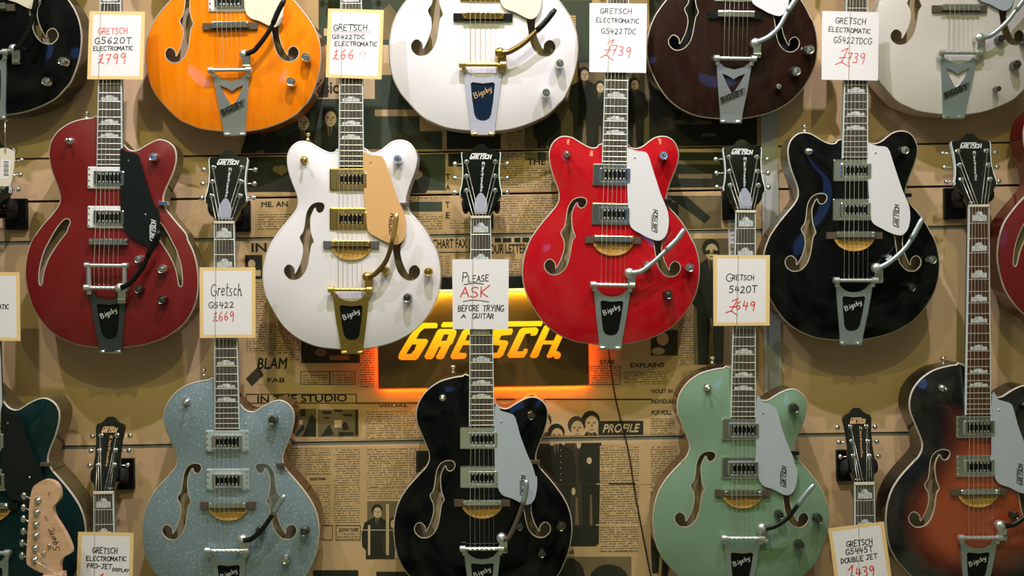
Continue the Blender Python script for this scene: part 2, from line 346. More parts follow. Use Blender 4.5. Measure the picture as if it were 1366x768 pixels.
# ------------------------------------------------------------------ guitar shapes, in px of the photo, X right and Y down from the fretboard end
def zz(ox, oy, sc, pts): return [(ox + u / sc, oy + v / sc) for u, v in pts]
def unrot(pts, o, deg):
    t = math.radians(deg); c, s = math.cos(t), math.sin(t); return [((x - o[0]) * c + (y - o[1]) * s, -(x - o[0]) * s + (y - o[1]) * c) for x, y in pts]
dbl = zz(690, 175, 5.332, [(598, 88), (570, 110), (540, 117), (510, 110), (470, 90), (430, 65), (390, 42), (345, 33), (305, 38), (268, 62), (240, 100), (226, 150), (228, 210), (240, 270), (262, 340), (285, 400), (295, 450), (290, 495), (268, 535), (235, 575), (195, 620), (150, 675), (110, 730)])
dbl += zz(690, 319, 4.922, [(80, 0), (50, 75), (33, 150), (28, 230), (42, 320), (75, 400), (115, 475), (165, 545), (225, 600), (290, 640), (370, 672), (460, 688), (560, 695), (680, 695), (780, 680), (870, 657), (950, 622), (1020, 578), (1080, 520), (1130, 450), (1165, 385), (1188, 310), (1198, 230), (1197, 170), (1185, 95), (1165, 35)])
dbl += zz(690, 175, 5.332, [(1240, 768), (1205, 700), (1165, 640), (1125, 590), (1085, 545), (1065, 500), (1062, 460), (1075, 410), (1100, 340), (1125, 280), (1143, 220), (1150, 170), (1140, 120), (1120, 80), (1090, 52), (1050, 38), (1010, 38), (970, 50), (930, 78), (895, 105), (860, 120), (830, 122), (800, 112), (780, 92)])
dbl = unrot(dbl, (819, 218), 1.33)
sgl = zz(520, 490, 5.332, [(562, 55), (520, 57), (470, 64), (420, 75), (365, 92), (315, 120), (270, 155), (235, 195), (205, 245), (190, 295), (186, 345), (193, 395), (210, 440), (235, 500), (258, 555), (275, 600), (280, 635), (275, 670), (255, 710), (225, 745)])
sgl += zz(520, 624, 5.332, [(250, 0), (205, 50), (150, 110), (100, 175), (62, 245), (38, 320), (26, 400), (25, 480), (35, 570), (55, 650), (85, 710), (125, 768)])
sgl = unrot(sgl, (642.8, 566.9), -.33) + [(-78, 224), (-62, 232.5), (-48, 238), (-30, 241), (-10, 242.5), (14, 242.5), (35, 240), (53, 235), (70, 228), (84, 220), (96, 208)] + unrot(
    zz(520, 624, 5.332, [(1205, 768), (1235, 710), (1270, 620), (1292, 530), (1300, 450), (1297, 380), (1283, 310), (1255, 240), (1215, 175), (1170, 115), (1120, 55), (1070, 0)]) +
    zz(520, 490, 5.332, [(1075, 720), (1050, 680), (1040, 640), (1048, 590), (1070, 530), (1095, 470), (1115, 400), (1125, 340), (1120, 290), (1100, 250), (1065, 220), (1020, 205), (975, 212), (925, 235), (880, 262), (850, 282), (820, 290), (785, 282), (755, 258), (742, 240)]), (642.8, 566.9), -.33)
ctr = zz(25, 150, 4.8, [(510, 35), (460, 37), (400, 45), (340, 62), (280, 95), (230, 140), (200, 195), (188, 255), (192, 310), (205, 370), (230, 440), (252, 500), (262, 545), (258, 585), (235, 625), (200, 670), (160, 715), (120, 768)])
ctr += zz(25, 310, 4.52, [(75, 60), (50, 140), (40, 220), (42, 290), (58, 370), (85, 450), (125, 520), (175, 580), (235, 630), (300, 662), (380, 685), (460, 695), (540, 697), (640, 694), (720, 685), (800, 665), (880, 635), (950, 592), (1010, 535), (1050, 470), (1075, 400), (1085, 320), (1083, 240), (1072, 170), (1050, 100), (1020, 40)])
ctr += zz(25, 150, 4.8, [(1070, 768), (1020, 710), (970, 650), (935, 605), (922, 560), (930, 510), (955, 450), (985, 380), (1003, 310), (1003, 255), (985, 210), (950, 182), (905, 168), (870, 175), (820, 200), (770, 232), (735, 243), (700, 235), (668, 205)])
ctr = unrot(ctr, (148.6, 222.3), -.2)
fh = zz(690, 175, 5.332, [(452, 470), (420, 472), (385, 490), (358, 530), (345, 580), (338, 630), (325, 680), (302, 715), (315, 755)]) + zz(690, 319, 4.922, [(297, 0), (300, 50), (285, 110), (262, 160), (243, 188), (240, 155), (215, 130), (190, 132), (170, 160), (175, 195), (205, 225), (240, 230), (275, 218), (310, 180), (330, 130), (342, 70), (352, 15)])
fh += zz(690, 175, 5.332, [(388, 768), (402, 745), (388, 700), (380, 650), (380, 590), (392, 545), (416, 506), (425, 530), (445, 545), (470, 535), (485, 505), (478, 480)])
fh = unrot(fh, (818, 218), 1.33)
cat = unrot(zz(25, 150, 4.8, [(285, 700), (310, 684), (334, 692), (338, 715), (325, 745)]) + zz(25, 310, 4.52, [(300, 0), (250, 70), (195, 160), (165, 240), (152, 312), (140, 324), (131, 312), (130, 260), (140, 190), (165, 110), (200, 40)]) + zz(25, 150, 4.8, [(235, 768), (258, 732)]), (148.6, 222.3), -.2)
sgl_guard = unrot(zz(520, 490, 5.332, [(748, 275), (790, 298), (850, 316), (885, 335), (905, 390), (930, 480), (975, 600), (1015, 690), (1035, 760)]) + zz(520, 624, 5.332, [(1045, 50), (1047, 120), (1032, 200), (1005, 240), (970, 250), (930, 235), (870, 205), (810, 185), (778, 150), (768, 110), (750, 60)]), (642.8, 566.9), -.33)
dbl_guard = unrot(zz(690, 175, 5.332, [(776, 122), (800, 132), (840, 147), (890, 152), (915, 165), (932, 200), (950, 260), (985, 370), (1015, 460), (1045, 530), (1062, 580), (1068, 640), (1062, 700), (1046, 745), (1015, 775), (980, 778), (915, 755), (870, 730), (815, 697), (793, 660), (785, 560), (776, 420)]), (819, 218), 1.33)
ctr_guard = unrot(zz(25, 150, 4.8, [(667, 240), (700, 255), (760, 265), (785, 285), (800, 340), (840, 470), (880, 580), (914, 640), (920, 720), (918, 768)]) + zz(25, 310, 4.52, [(865, 45), (845, 75), (815, 82), (790, 75), (720, 45), (670, 10)]) + zz(25, 150, 4.8, [(690, 740), (672, 640), (667, 450)]), (148.6, 222.3), -.2)
SHAPES = {'single': (sgl, sgl_guard), 'double': (dbl, dbl_guard), 'center': (ctr, ctr_guard)}
def L2(pts): return [Vector((x * K, -y * K)) for x, y in pts]
ARCH = .013
def shape_data(kind):
    out = spline(L2(SHAPES[kind][0]), .006)
    fl = spline(L2(cat if kind == 'center' else fh), .0025)
    fr = [Vector((-p.x + .001, p.y)) for p in reversed(fl)]
    O = np.array([(p.x, p.y) for p in out]); A = O; Bq = np.roll(O, -1, 0)
    def dist(q):
        q = np.asarray(q, float)[:, None, :]; ab = (Bq - A)[None]; t = np.clip(((q - A[None]) * ab).sum(2) / (ab ** 2).sum(2), 0, 1)
        return np.sqrt((((A[None] + t[..., None] * ab) - q) ** 2).sum(2)).min(1)
    def inside(q):
        x, y = q; r = False
        for i in range(len(out)):
            a, b = out[i], out[i - 1]
            if (a.y > y) != (b.y > y) and x < (b.x - a.x) * (y - a.y) / (b.y - a.y) + a.x: r = not r
        return r
    xs = np.arange(O[:, 0].min(), O[:, 0].max(), .011); zs = np.arange(O[:, 1].min(), O[:, 1].max(), .011)
    g = [(x + (.0055 if j % 2 else 0), z) for j, z in enumerate(zs) for x in xs]; g = [q for q in g if inside(q)]
    dg = dist(g); g = [q for q, d in zip(g, dg) if d > .005]
    hole = np.array([(p.x, p.y) for p in fl + fr]); g = [q for q in g if ((hole - np.array(q)) ** 2).sum(1).min() > .004 ** 2]
    vs_, fs = cdt([out, fl, fr], g)
    dv = dist([(v.x, v.y) for v in vs_])
    return dict(out=out, fl=fl, fr=fr, vs=vs_, fs=fs, dv=dv, dist=dist)
def harch(d): t = min(max(d, 0) / .105, 1.0); return ARCH * (1 - (1 - t) ** 2)
SD = {k: shape_data(k) for k in SHAPES}
CACHE = {}
def shared(key, name, build, m, parent, smooth=False, loc=None):
    """a part whose mesh is built once per material and used again by every guitar"""
    k = (key, m.name)
    if k not in CACHE:
        bm = bmesh.new(); build(bm); o = from_bm(name, bm, m, parent, smooth); CACHE[k] = o
    else:
        s_ = CACHE[k]; o = s_.copy(); C.objects.link(o); o.name = name; o.parent = parent
    o.location = loc or (0, 0, 0); return o
def autosmooth(o, ang=40):
    me = o.data
    for p in me.polygons: p.use_smooth = True
    bm = bmesh.new(); bm.from_mesh(me)
    for e in bm.edges:
        if len(e.link_faces) != 2 or e.calc_face_angle(0) > math.radians(ang): e.smooth = False
    bm.to_mesh(me); bm.free(); return o
def X(v): return v * K
def body(kind, colour, side, inner, depth, bind, holebind, root):
    sd = SD[kind]; bm = bmesh.new(); n = len(sd['out'])
    top = [bm.verts.new((v.x, -harch(d), v.y)) for v, d in zip(sd['vs'], sd['dv'])]
    for f in sd['fs']:
        try: q = bm.faces.new([top[i] for i in f]); q.smooth = True
        except ValueError: pass
    a = [bm.verts.new((p.x, 0, p.y)) for p in sd['out']]; b = [bm.verts.new((p.x, depth, p.y)) for p in sd['out']]
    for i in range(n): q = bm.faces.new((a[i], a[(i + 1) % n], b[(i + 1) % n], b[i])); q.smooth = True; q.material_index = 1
    vs_, fs = cdt([sd['out']]); bk = [bm.verts.new((v.x, depth, v.y)) for v in vs_]; inn = [bm.verts.new((v.x, min(depth - .012, .020), v.y)) for v in vs_]
    for f in fs:
        q = bm.faces.new([bk[i] for i in reversed(f)]); q.material_index = 1
        q = bm.faces.new([inn[i] for i in f]); q.material_index = 2
    for lp in (sd['fl'], sd['fr']):
        m_ = len(lp); dd = sd['dist']([(p.x, p.y) for p in lp]); e = [bm.verts.new((p.x, -harch(d), p.y)) for p, d in zip(lp, dd)]; g = [bm.verts.new((p.x, -harch(d) + .005, p.y)) for p, d in zip(lp, dd)]
        for i in range(m_): q = bm.faces.new((e[i], e[(i + 1) % m_], g[(i + 1) % m_], g[i])); q.material_index = 2
    me = bpy.data.meshes.new('body'); bm.to_mesh(me); bm.free()
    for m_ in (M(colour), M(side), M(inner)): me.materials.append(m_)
    if colour == 'lacquer_sunburst':
        at = me.attributes.new('rim_distance', 'FLOAT', 'POINT'); dv = sd['dist']([(v.co.x, v.co.z) for v in me.vertices])
        for i, d in enumerate(dv): at.data[i].value = min(d / .12, 1) * (.38 + .62 * min(max((-me.vertices[i].co.z / K + 25) / 85, 0), 1))
    o = link('body', me, None, root)
    if bind:
        bm = bmesh.new(); O = sd['out']
        def nrm(i): t = (O[(i + 1) % n] - O[i - 1]).normalized(); return Vector((-t.y, t.x))
        prof = ((.0003, .0032), (.0005, -.0005), (-.0019, -.0014))
        sg = 1 if sum(O[i - 1].x * O[i].y - O[i].x * O[i - 1].y for i in range(n)) < 0 else -1
        rg = [[bm.verts.new((O[i].x + nrm(i).x * w * sg, y, O[i].y + nrm(i).y * w * sg)) for i in range(n)] for w, y in prof]
        for r0, r1 in zip(rg, rg[1:]):
            for i in range(n): bm.faces.new((r0[i], r0[(i + 1) % n], r1[(i + 1) % n], r1[i]))
        from_bm('binding', bm, M(bind), o, True)
    if holebind:
        for lp in (sd['fl'], sd['fr']):
            bm = bmesh.new(); m_ = len(lp); dd = sd['dist']([(p.x, p.y) for p in lp])
            pts = [Vector((p.x, -harch(d) - .0003, p.y)) for p, d in zip(lp, dd)]
            for i in range(m_):
                p, q = pts[i], pts[(i + 1) % m_]; t = Vector((q.x - p.x, q.z - p.z)).normalized(); w = Vector((-t.y, 0, t.x)) * .0009
                v = [bm.verts.new(c) for c in (p + w, q + w, q - w, p - w)]; bm.faces.new(v)
            from_bm('sound_hole_binding', bm, M(holebind), o)
    return o
FB0, FB1, NUT, SCALE_L = 16.9, 13.2, 275.0, 380.0
def fretw(Y): return FB0 + (FB1 - FB0) * (-Y / NUT)
def neck_parts(root, wood, nutm, head, hw, headm, logom, coverm, Lx=NUT):
    def b_neck(bm):
        prof = [(-1, -.010), (-.98, -.002), (-.8, .006), (-.45, .0115), (0, .013), (.45, .0115), (.8, .006), (.98, -.002), (1, -.010)]
        ring = []
        for Y in (18, 0, -20, -150, -275, -283):
            w = fretw(min(Y, 0)) * .97; ring.append([bm.verts.new((X(w * a), b - (.004 if Y < -276 else 0), -X(Y))) for a, b in prof])
        for r0, r1 in zip(ring, ring[1:]):
            for i in range(len(prof) - 1): bm.faces.new((r0[i], r0[i + 1], r1[i + 1], r1[i]))
            bm.faces.new((r0[0], r1[0], r1[-1], r0[-1]))
        bm.faces.new(ring[0]); bm.faces.new(list(reversed(ring[-1])))
    shared('neck', 'neck', b_neck, M('neck_dark'), root, True)
    def b_fb(bm):
        w0, w1 = X(FB0 - .9), X(FB1 - .9); plate(bm, [[Vector((-w0, 0)), Vector((w0, 0)), Vector((w1, X(NUT))), Vector((-w1, X(NUT)))]], -.0165, -.0095)
    fb = shared('fb', 'fretboard', b_fb, M(wood), root)
    for s in (-1, 1):
        def b_fbb(bm): plate(bm, [[Vector((s * X(FB0), 0)), Vector((s * X(FB0 - 1.1), 0)), Vector((s * X(FB1 - 1.1), X(NUT))), Vector((s * X(FB1), X(NUT)))]], -.0166, -.0096)
        shared('fbb%d' % s, 'binding', b_fbb, M('head_binding'), fb)
    fy = [-(NUT - SCALE_L * (1 - 2 ** (-n / 12))) for n in range(0, 23)]
    for n in range(1, 23):
        Y = fy[n]
        if Y > -1: continue
        def b_fr(bm): w = X(fretw(Y) - 1); r = bmesh.ops.create_cone(bm, segments=8, radius1=.0011, radius2=.0011, depth=2 * w, cap_ends=True, matrix=Matrix.Translation((0, -.0165, -X(Y))) @ Matrix.Rotation(math.pi / 2, 4, 'Y'))
        shared('fret%d' % n, 'fret', b_fr, M('nickel_wire'), fb)
    for n in (1, 3, 5, 7, 9, 12, 15, 17):
        yt, yb = fy[n - 1], fy[n]; sp = yb - yt; hh = sp * .6; w = fretw(yb) * .72
        def b_in(bm):
            pr = [(-1, 0), (1, 0), (1, .55), (.82, .66), (.55, .6), (.42, .86), (.2, 1), (-.2, 1), (-.42, .86), (-.55, .6), (-.82, .66), (-1, .55)]
            plate(bm, [[Vector((X(a * w), -X(yb - sp * .13) + X(b * hh))) for a, b in pr]], -.0168, -.0163)
        shared('inlay%d' % n, 'inlay', b_in, M('pearl'), fb)
    def b_nut(bm): box(bm, -X(FB1), X(FB1), -.0185, -.0095, X(NUT), X(NUT + 3.2), .0004)
    shared('nut', 'nut', b_nut, M(nutm), root)
    if not head: return
    pr = [(13, 2), (14.5, 6), (17, 12), (21.5, 20), (27.2, 29), (27.8, 33), (25.5, 43), (24, 56), (24.3, 70), (26.2, 88), (25, 90), (18.5, 91), (13, 92.5), (9, 95.5), (6.5, 99.5), (3.5, 101.3)]
    pr = [(x * (hw if y > 10 else 1) if hw > .9 or y < 28 else x * hw, y) for x, y in pr]
    if hw < .9: pr = [(13, 2), (14, 8), (16.5, 20), (17.2, 32), (16, 50), (16.6, 70), (19, 88), (18, 92), (12, 94), (8.5, 97), (6, 100.5), (3, 102)]
    out = [Vector((X(x), X(y))) for x, y in pr] + [Vector((-X(x), X(y))) for x, y in reversed(pr)]
    bm = bmesh.new(); plate(bm, [out], -.0145, 0)
    h = from_bm('headstock', bm, M(headm), root); h.location = (0, 0, X(NUT)); h.rotation_euler = (math.radians(-15), 0, 0)
    k = 1 if hw > .9 else .72
    for sgn in (-1, 1):
        bm = bmesh.new(); e = [Vector((sgn * X(x), X(y))) for x, y in pr if y > (24 if hw > .9 else 18)][:7 if hw > .9 else 5]; ribbon(bm, e, .0016, -.0148, .010, False)
        from_bm('binding', bm, M('head_binding' if hw > .9 else 'black_plastic'), h)
    bm = bmesh.new(); logo(bm, (X(-15.5 * k), X(80)), (X(13 * k), X(80)), X(6.4), -.0149, .17, disc=False); from_bm('nameplate', bm, M(logom), h)
    bm = bmesh.new(); letter(bm, 'Electromatic', (X(1.8), X(76)), (X(-.8), X(35)), X(3), X(.6), -.0149); from_bm('vertical_script', bm, M(logom), h)
    def b_cov(bm): q = [(6.8, 3.5), (8.5, 8), (8.6, 18), (6.5, 25), (3, 31), (0, 33)]; plate(bm, [[Vector((X(x), X(y))) for x, y in q] + [Vector((-X(x), X(y))) for x, y in reversed(q[:-1])]], -.0165, -.0143)
    shared('cov' + str(hw), 'truss_rod_cover', b_cov, M(coverm), h)
    for sgn in (-1, 1):
        for Y in (36, 56, 76):
            xp, xb = (19, 35) if hw > .9 else (11, 26)
            def b_t(bm):
                lathe(bm, [(.0062, .0145), (.0062, .0165), (.0048, .0175), (.0036, .0178), (.0032, .0235), (.0024, .0245)], (sgn * X(xp), 0, X(Y)), seg=12)
                lathe(bm, [(.0015, 0), (.0015, X(xb - xp - 2))], (sgn * X(xp) if sgn > 0 else -X(xb - 2), -.002, X(Y)), 'x', 8)
                r = bmesh.ops.create_uvsphere(bm, u_segments=12, v_segments=8, radius=1, matrix=Matrix.Translation((sgn * X(xb), -.002, X(Y))) @ Matrix.Diagonal((.0058, .0038, .0062, 1)))
            shared('tun%d%d%s' % (sgn, Y, hw), 'tuner', b_t, M('chrome'), h, True)
def pickup(root, Y, metal, bezel, wide):
    def b_bez(bm): box(bm, -X(29), X(29), -.0165, -.008, -X(Y + 29.5), -X(Y), .0028)
    z = shared(('bez', Y), 'pickup', b_bez, M(bezel), root)
    z0, z1 = Y + 6, Y + 24.5
    def b_cov(bm):
        o = [Vector((X(a), -X(b))) for a, b in ((-19.5, z0 + 1), (-18.5, z0), (19.5, z0), (20.5, z0 + 1), (20.5, z1 - 1), (19.5, z1), (-18.5, z1), (-19.5, z1 - 1))]
        i = [Vector((X(a), -X(b))) for a, b in ((-15.5, z0 + 2.9), (16.5, z0 + 2.9), (16.5, z1 - 2.9), (-15.5, z1 - 2.9))]
        plate(bm, [o, i], -.0212, -.0160)
        r_ = [bm.verts.new((p.x * .965, -.0222, p.y - (X(z0 + z1) / -2 - p.y) * -.06)) for p in o]; s_ = [bm.verts.new((p.x, -.0212, p.y)) for p in o]
        for a in range(8): bm.faces.new((s_[a], s_[(a + 1) % 8], r_[(a + 1) % 8], r_[a]))
    shared(('cov', Y), 'cover', b_cov, M(metal), z)
    def b_ins(bm): box(bm, -X(16), X(17), -.0190, -.0160, -X(z1 - 2.5), -X(z0 + 2.5))
    shared(('ins', Y), 'insert', b_ins, M('black_plastic'), z)
    def b_pole(bm):
        for i in range(6):
            x = X(-12 + i * 4.9)
            for s_ in (-1, 1): zz_ = (z0 + z1) / 2 + s_ * 5.0; box(bm, x - X(1.15), x + X(1.15), -.0212, -.0185, -X(zz_ + 1.15), -X(zz_ - 1.15), .0005)
    shared(('pole', Y), 'pole_screws', b_pole, M('gold_satin' if metal == 'gold' else 'nickel'), z)
    def b_scr(bm):
        for sx in (-26.3, 26.3):
            for q in (3, 10.5, 18.5, 26): lathe(bm, [(.0022, .016), (.0018, .0178)], (X(sx), 0, -X(Y + q)), seg=8)
    shared(('scr', Y), 'screws', b_scr, M('chrome' if bezel != 'gold' else 'gold'), z)
def knob(root, x, y, r, metal, base=-.012, name='control_knob'):
    R = r * K
    def b(bm): lathe(bm, [(R, 0), (R * 1.05, .002), (R * .98, .004), (R * .94, .0155), (R * .8, .0178), (R * .72, .0172), (R * .5, .0172), (R * .42, .0186), (R * .1, .019)], (0, 0, 0), seg=22, knurl=.06)
    return autosmooth(shared(('knob', round(r, 1)), name, b, M(metal), root, True, (X(x), base, -X(y))), 35)
def switch(root, x, y, metal):
    def b(bm): lathe(bm, [(.0095, -.002), (.0095, .0005), (.0075, .002), (.0070, .006), (.0042, .0065), (.0022, .008), (.0028, .015), (.0042, .018), (.0036, .021), (.0015, .0222)], (0, 0, 0), seg=16)
    shared(('switch',), 'toggle_switch', b, M(metal), root, True, (X(x), -.009, -X(y)))
def bridge(root, style, bar, metal):
    if bar:
        def b(bm): plate(bm, [L2([(-37, 97.5), (37, 97.5), (37, 106.5), (-37, 106.5)])], -.0185, -.011)
        shared(('bridgebase',), 'bridge_base', b, M(bar), root)
    def b2(bm):
        box(bm, -X(25), X(26), -.0255, -.017, -X(104.5), -X(96.5), .0012)
        for i in range(6): box(bm, X(-17 + i * 6.2), X(-13 + i * 6.2), -.0275, -.025, -X(103.6), -X(97.2), .0006)
        for x in (-22.5, 23): lathe(bm, [(.0052, .016), (.0052, .026), (.003, .0285)], (X(x), 0, -X(100.5)), seg=12)
    shared(('saddle',), 'bridge_saddle', b2, M(metal), root)
    if style == 'moon':
        def b3(bm):
            q = [(27.3, 97.5)] + [(27.5 * math.cos(math.radians(a)), 101.5 + 21.5 * math.sin(math.radians(a))) for a in range(0, 181, 10)] + [(-27.3, 97.5)]; plate(bm, [L2(q)], -.0172, -.0125)
        z = shared(('moon',), 'bridge_plate', b3, M('amber_plate'), root)
        def b4(bm):
            for i in range(15): x = -20 + i * 2.9; ribbon(bm, [Vector((X(x), -X(106.5))), Vector((X(x + 1.4), -X(111)))], X(1.0), -.0175, disc=False)
        shared(('moonmarks',), 'marks', b4, M('letter_black'), z)
def tailpiece(root, style, metal, finish, arm, armm, tipm, double_bar=False, panelm='black_plastic', scriptm='letter_white'):
    sh = lambda x, z: .017 * max(0, min(1, (-z / K - 165) / 78)) ** 1.3
    def b(bm):
        q = [(-25, 163), (-23.5, 175), (-20, 205), (-15.5, 236), (-15, 247), (15, 247), (15.5, 236), (20, 205), (23.5, 175), (25, 163), (20, 167)]
        if style == 'window':
            q += [(15, 173), (8, 176.5), (0, 177.5), (-8, 176.5), (-15, 173), (-20, 167)]
            w = [(-15.2, 184.5), (-13, 182.5), (0, 184), (13, 182.5), (15.2, 184.5), (13.2, 205), (10.6, 222), (8, 227), (4, 229.3), (0, 229.8), (-4, 229.3), (-8, 227), (-10.6, 222), (-13.2, 205)]
            plate(bm, [L2(q), L2(list(reversed(w)))], -.0215, -.0165, sh)
        else:
            q += [(14, 172), (0, 176), (-14, 172), (-20, 167)]
            w = [(-16, 181), (-6, 185), (0, 189), (6, 185), (16, 181), (9, 195), (0, 209), (-9, 195)]
            plate(bm, [L2(q), L2(list(reversed(w)))], -.0215, -.0165, sh)
    t = shared(('tail', style), 'tailpiece', b, M(finish), root)
    if style == 'window':
        def bw(bm): plate(bm, [L2([(-16, 182), (16, 182), (13, 208), (10, 226), (4, 231), (-4, 231), (-10, 226), (-13, 208)])], -.0195, -.0165, sh)
        w = shared(('tailw',), 'panel', bw, M(panelm), t)
        def bl(bm):
            n0 = len(bm.verts); letter(bm, 'Bigsby', (X(-10), -X(202.5)), (X(11), -X(193)), X(6.6), X(.85), -.0205, .03)
            for v in bm.verts: v.co.y += sh(v.co.x, v.co.z)
        shared(('taill',), 'script', bl, M(scriptm), w)
    else:
        def bl(bm):
            plate(bm, [L2([(-17.5, 214), (17, 199), (16, 209), (-15.5, 224)])], -.0225, -.021, sh)
        w = shared(('tailr',), 'raised_band', bl, M('band_metal'), t)
        def bt(bm):
            letter(bm, 'BIGSBY', (X(-14), -X(220.6)), (X(14.5), -X(208)), X(7), X(1.5), -.0232, 0)
            for v in bm.verts: v.co.y += sh(v.co.x, v.co.z)
        shared(('taill2',), 'lettering', bt, M('letter_black'), w)
    def bf(bm):
        for x in (-10.5, 10.5): lathe(bm, [(X(1.9), -X(3.8)), (X(2.2), -X(3)), (X(2.2), X(3)), (X(1.9), X(3.8))], (X(x), -.0065, -X(246.5)), 'x', 10)
        box(bm, -X(14.5), X(14.5), -.004, .012, -X(248.5), -X(243.5), .0008)
    shared(('tailf',), 'hinge', bf, M(metal), t, True)
    def br(bm, Y=161.5):
        lathe(bm, [(X(2.6), -X(26)), (X(2.6), X(26))], (0, -.0275, -X(Y)), 'x', 14)
        for s in (-1, 1): lathe(bm, [(X(3), -X(4.5)), (X(4.5), -X(3.4)), (X(4.5), X(3.4)), (X(3), X(4.5))], (X(s * 25.5), -.0275, -X(Y)), 'x', 14)
        for s in (-1, 1): box(bm, X(s * 23.5 - 2.8), X(s * 23.5 + 2.8), -.027, -.018, -X(Y + 9), -X(Y), .001)
        for i in range(6): lathe(bm, [(.0016, -.002), (.0016, .002)], (X(-15.5 + i * 6.2), -.0325, -X(Y)), 'x', 6)
    autosmooth(shared(('roller',), 'roller_bar', br, M('gold_satin' if metal == 'gold' else 'nickel'), t), 45)
    if double_bar:
        def bd(bm):
            lathe(bm, [(X(2.6), -X(26)), (X(2.6), X(26))], (0, -.029, -X(132)), 'x', 14)
            for s in (-1, 1):
                lathe(bm, [(X(2.5), -X(4)), (X(4), -X(3)), (X(4), X(3)), (X(2.5), X(4))], (X(s * 25), -.029, -X(132)), 'x', 14); tube(bm, [(X(s * 23.5), -.029, -X(132)), (X(s * 23.5), -.0275, -X(161))], X(3.2))
        autosmooth(shared(('tension',), 'tension_bar', bd, M('nickel'), t), 45)
    if not arm: return
    a = [Vector((x * K, y)) for x, y in [(p[0], p[1]) for p in arm]]; pts = spline([(x, y) for x, y in arm], 6, False)
    n = len(pts); cut = int(n * .6); p3 = [Vector((X(p.x), -.036 - .010 * i / n, -X(p.y))) for i, p in enumerate(pts)]
    bm = bmesh.new(); tube(bm, p3[:cut + 1], [X(3.6 - .7 * i / cut) for i in range(cut + 1)], 10, .7)
    o = autosmooth(from_bm('tremolo_arm', bm, M(armm), root, True), 50)
    bm = bmesh.new(); x, y = arm[0]; lathe(bm, [(X(6.6), .020), (X(6.8), .030), (X(6.2), .034), (X(3.8), .036), (X(3.4), .040), (X(1.5), .0415)], (X(x), 0, -X(y)), seg=16)
    autosmooth(from_bm('arm_pivot', bm, M('gold' if metal == 'gold' else 'nickel'), o, True), 50)
    bm = bmesh.new(); tube(bm, p3[cut:], [X(3.6)] * (n - cut - 1) + [X(2.6)], 10, .75); from_bm('handle', bm, M(tipm), o, True)
    bm = bmesh.new(); box(bm, X(x - 3), X(x + 8), -.031, -.015, -X(y + 20), -X(y - 1), .0015); lathe(bm, [(X(3.6), 0), (X(3.6), X(10))], (X(x - 2), -.0275, -X(y + 15.5)), 'x', 12); from_bm('arm_bracket', bm, M(metal), o)
def strings(root, hw, cardY=None, y_end=161.5, bar2=False):
    k = 1 if hw > .9 else .7
    for i in range(6):
        xn, xb = -9.6 + i * 3.85, -15.5 + i * 6.2; r = (.00062, .00052, .00042, .00034, .00026, .00022)[i]
        post = [(-19, 36), (-19, 56), (-19, 76), (19, 76), (19, 56), (19, 36)][i]; ca, sa = math.cos(math.radians(15)), math.sin(math.radians(15))
        pts = [Vector((X(post[0] * (1 if hw > .9 else .58)), -.021 * ca + X(post[1]) * sa, X(NUT) + X(post[1]) * ca)), Vector((X(xn), -.0192, X(NUT + 1.5)))]
        f = lambda Y: Vector((X(xn + (xb - xn) * (Y + NUT) / (NUT + 100)), -.0192 - .0088 * (Y + NUT) / (NUT + 100), -X(Y)))
        if cardY and i == 0:
            a, b_ = cardY; p, q = f(a), f(b_); p.y -= .0035; q.y -= .0035; pts += [f(a - 14), p, q, f(b_ + 14)]
        pts += [f(100), Vector((X(xb), -.0305, -X(y_end)))]
        if bar2: pts[-1:] = [Vector((X(xb), -.0325, -X(132))), Vector((X(xb), -.0305, -X(161.5)))]
        bm = bmesh.new(); tube(bm, pts, r, 6); from_bm('string', bm, M('nickel_wire'), root, True)
LEANS = {}
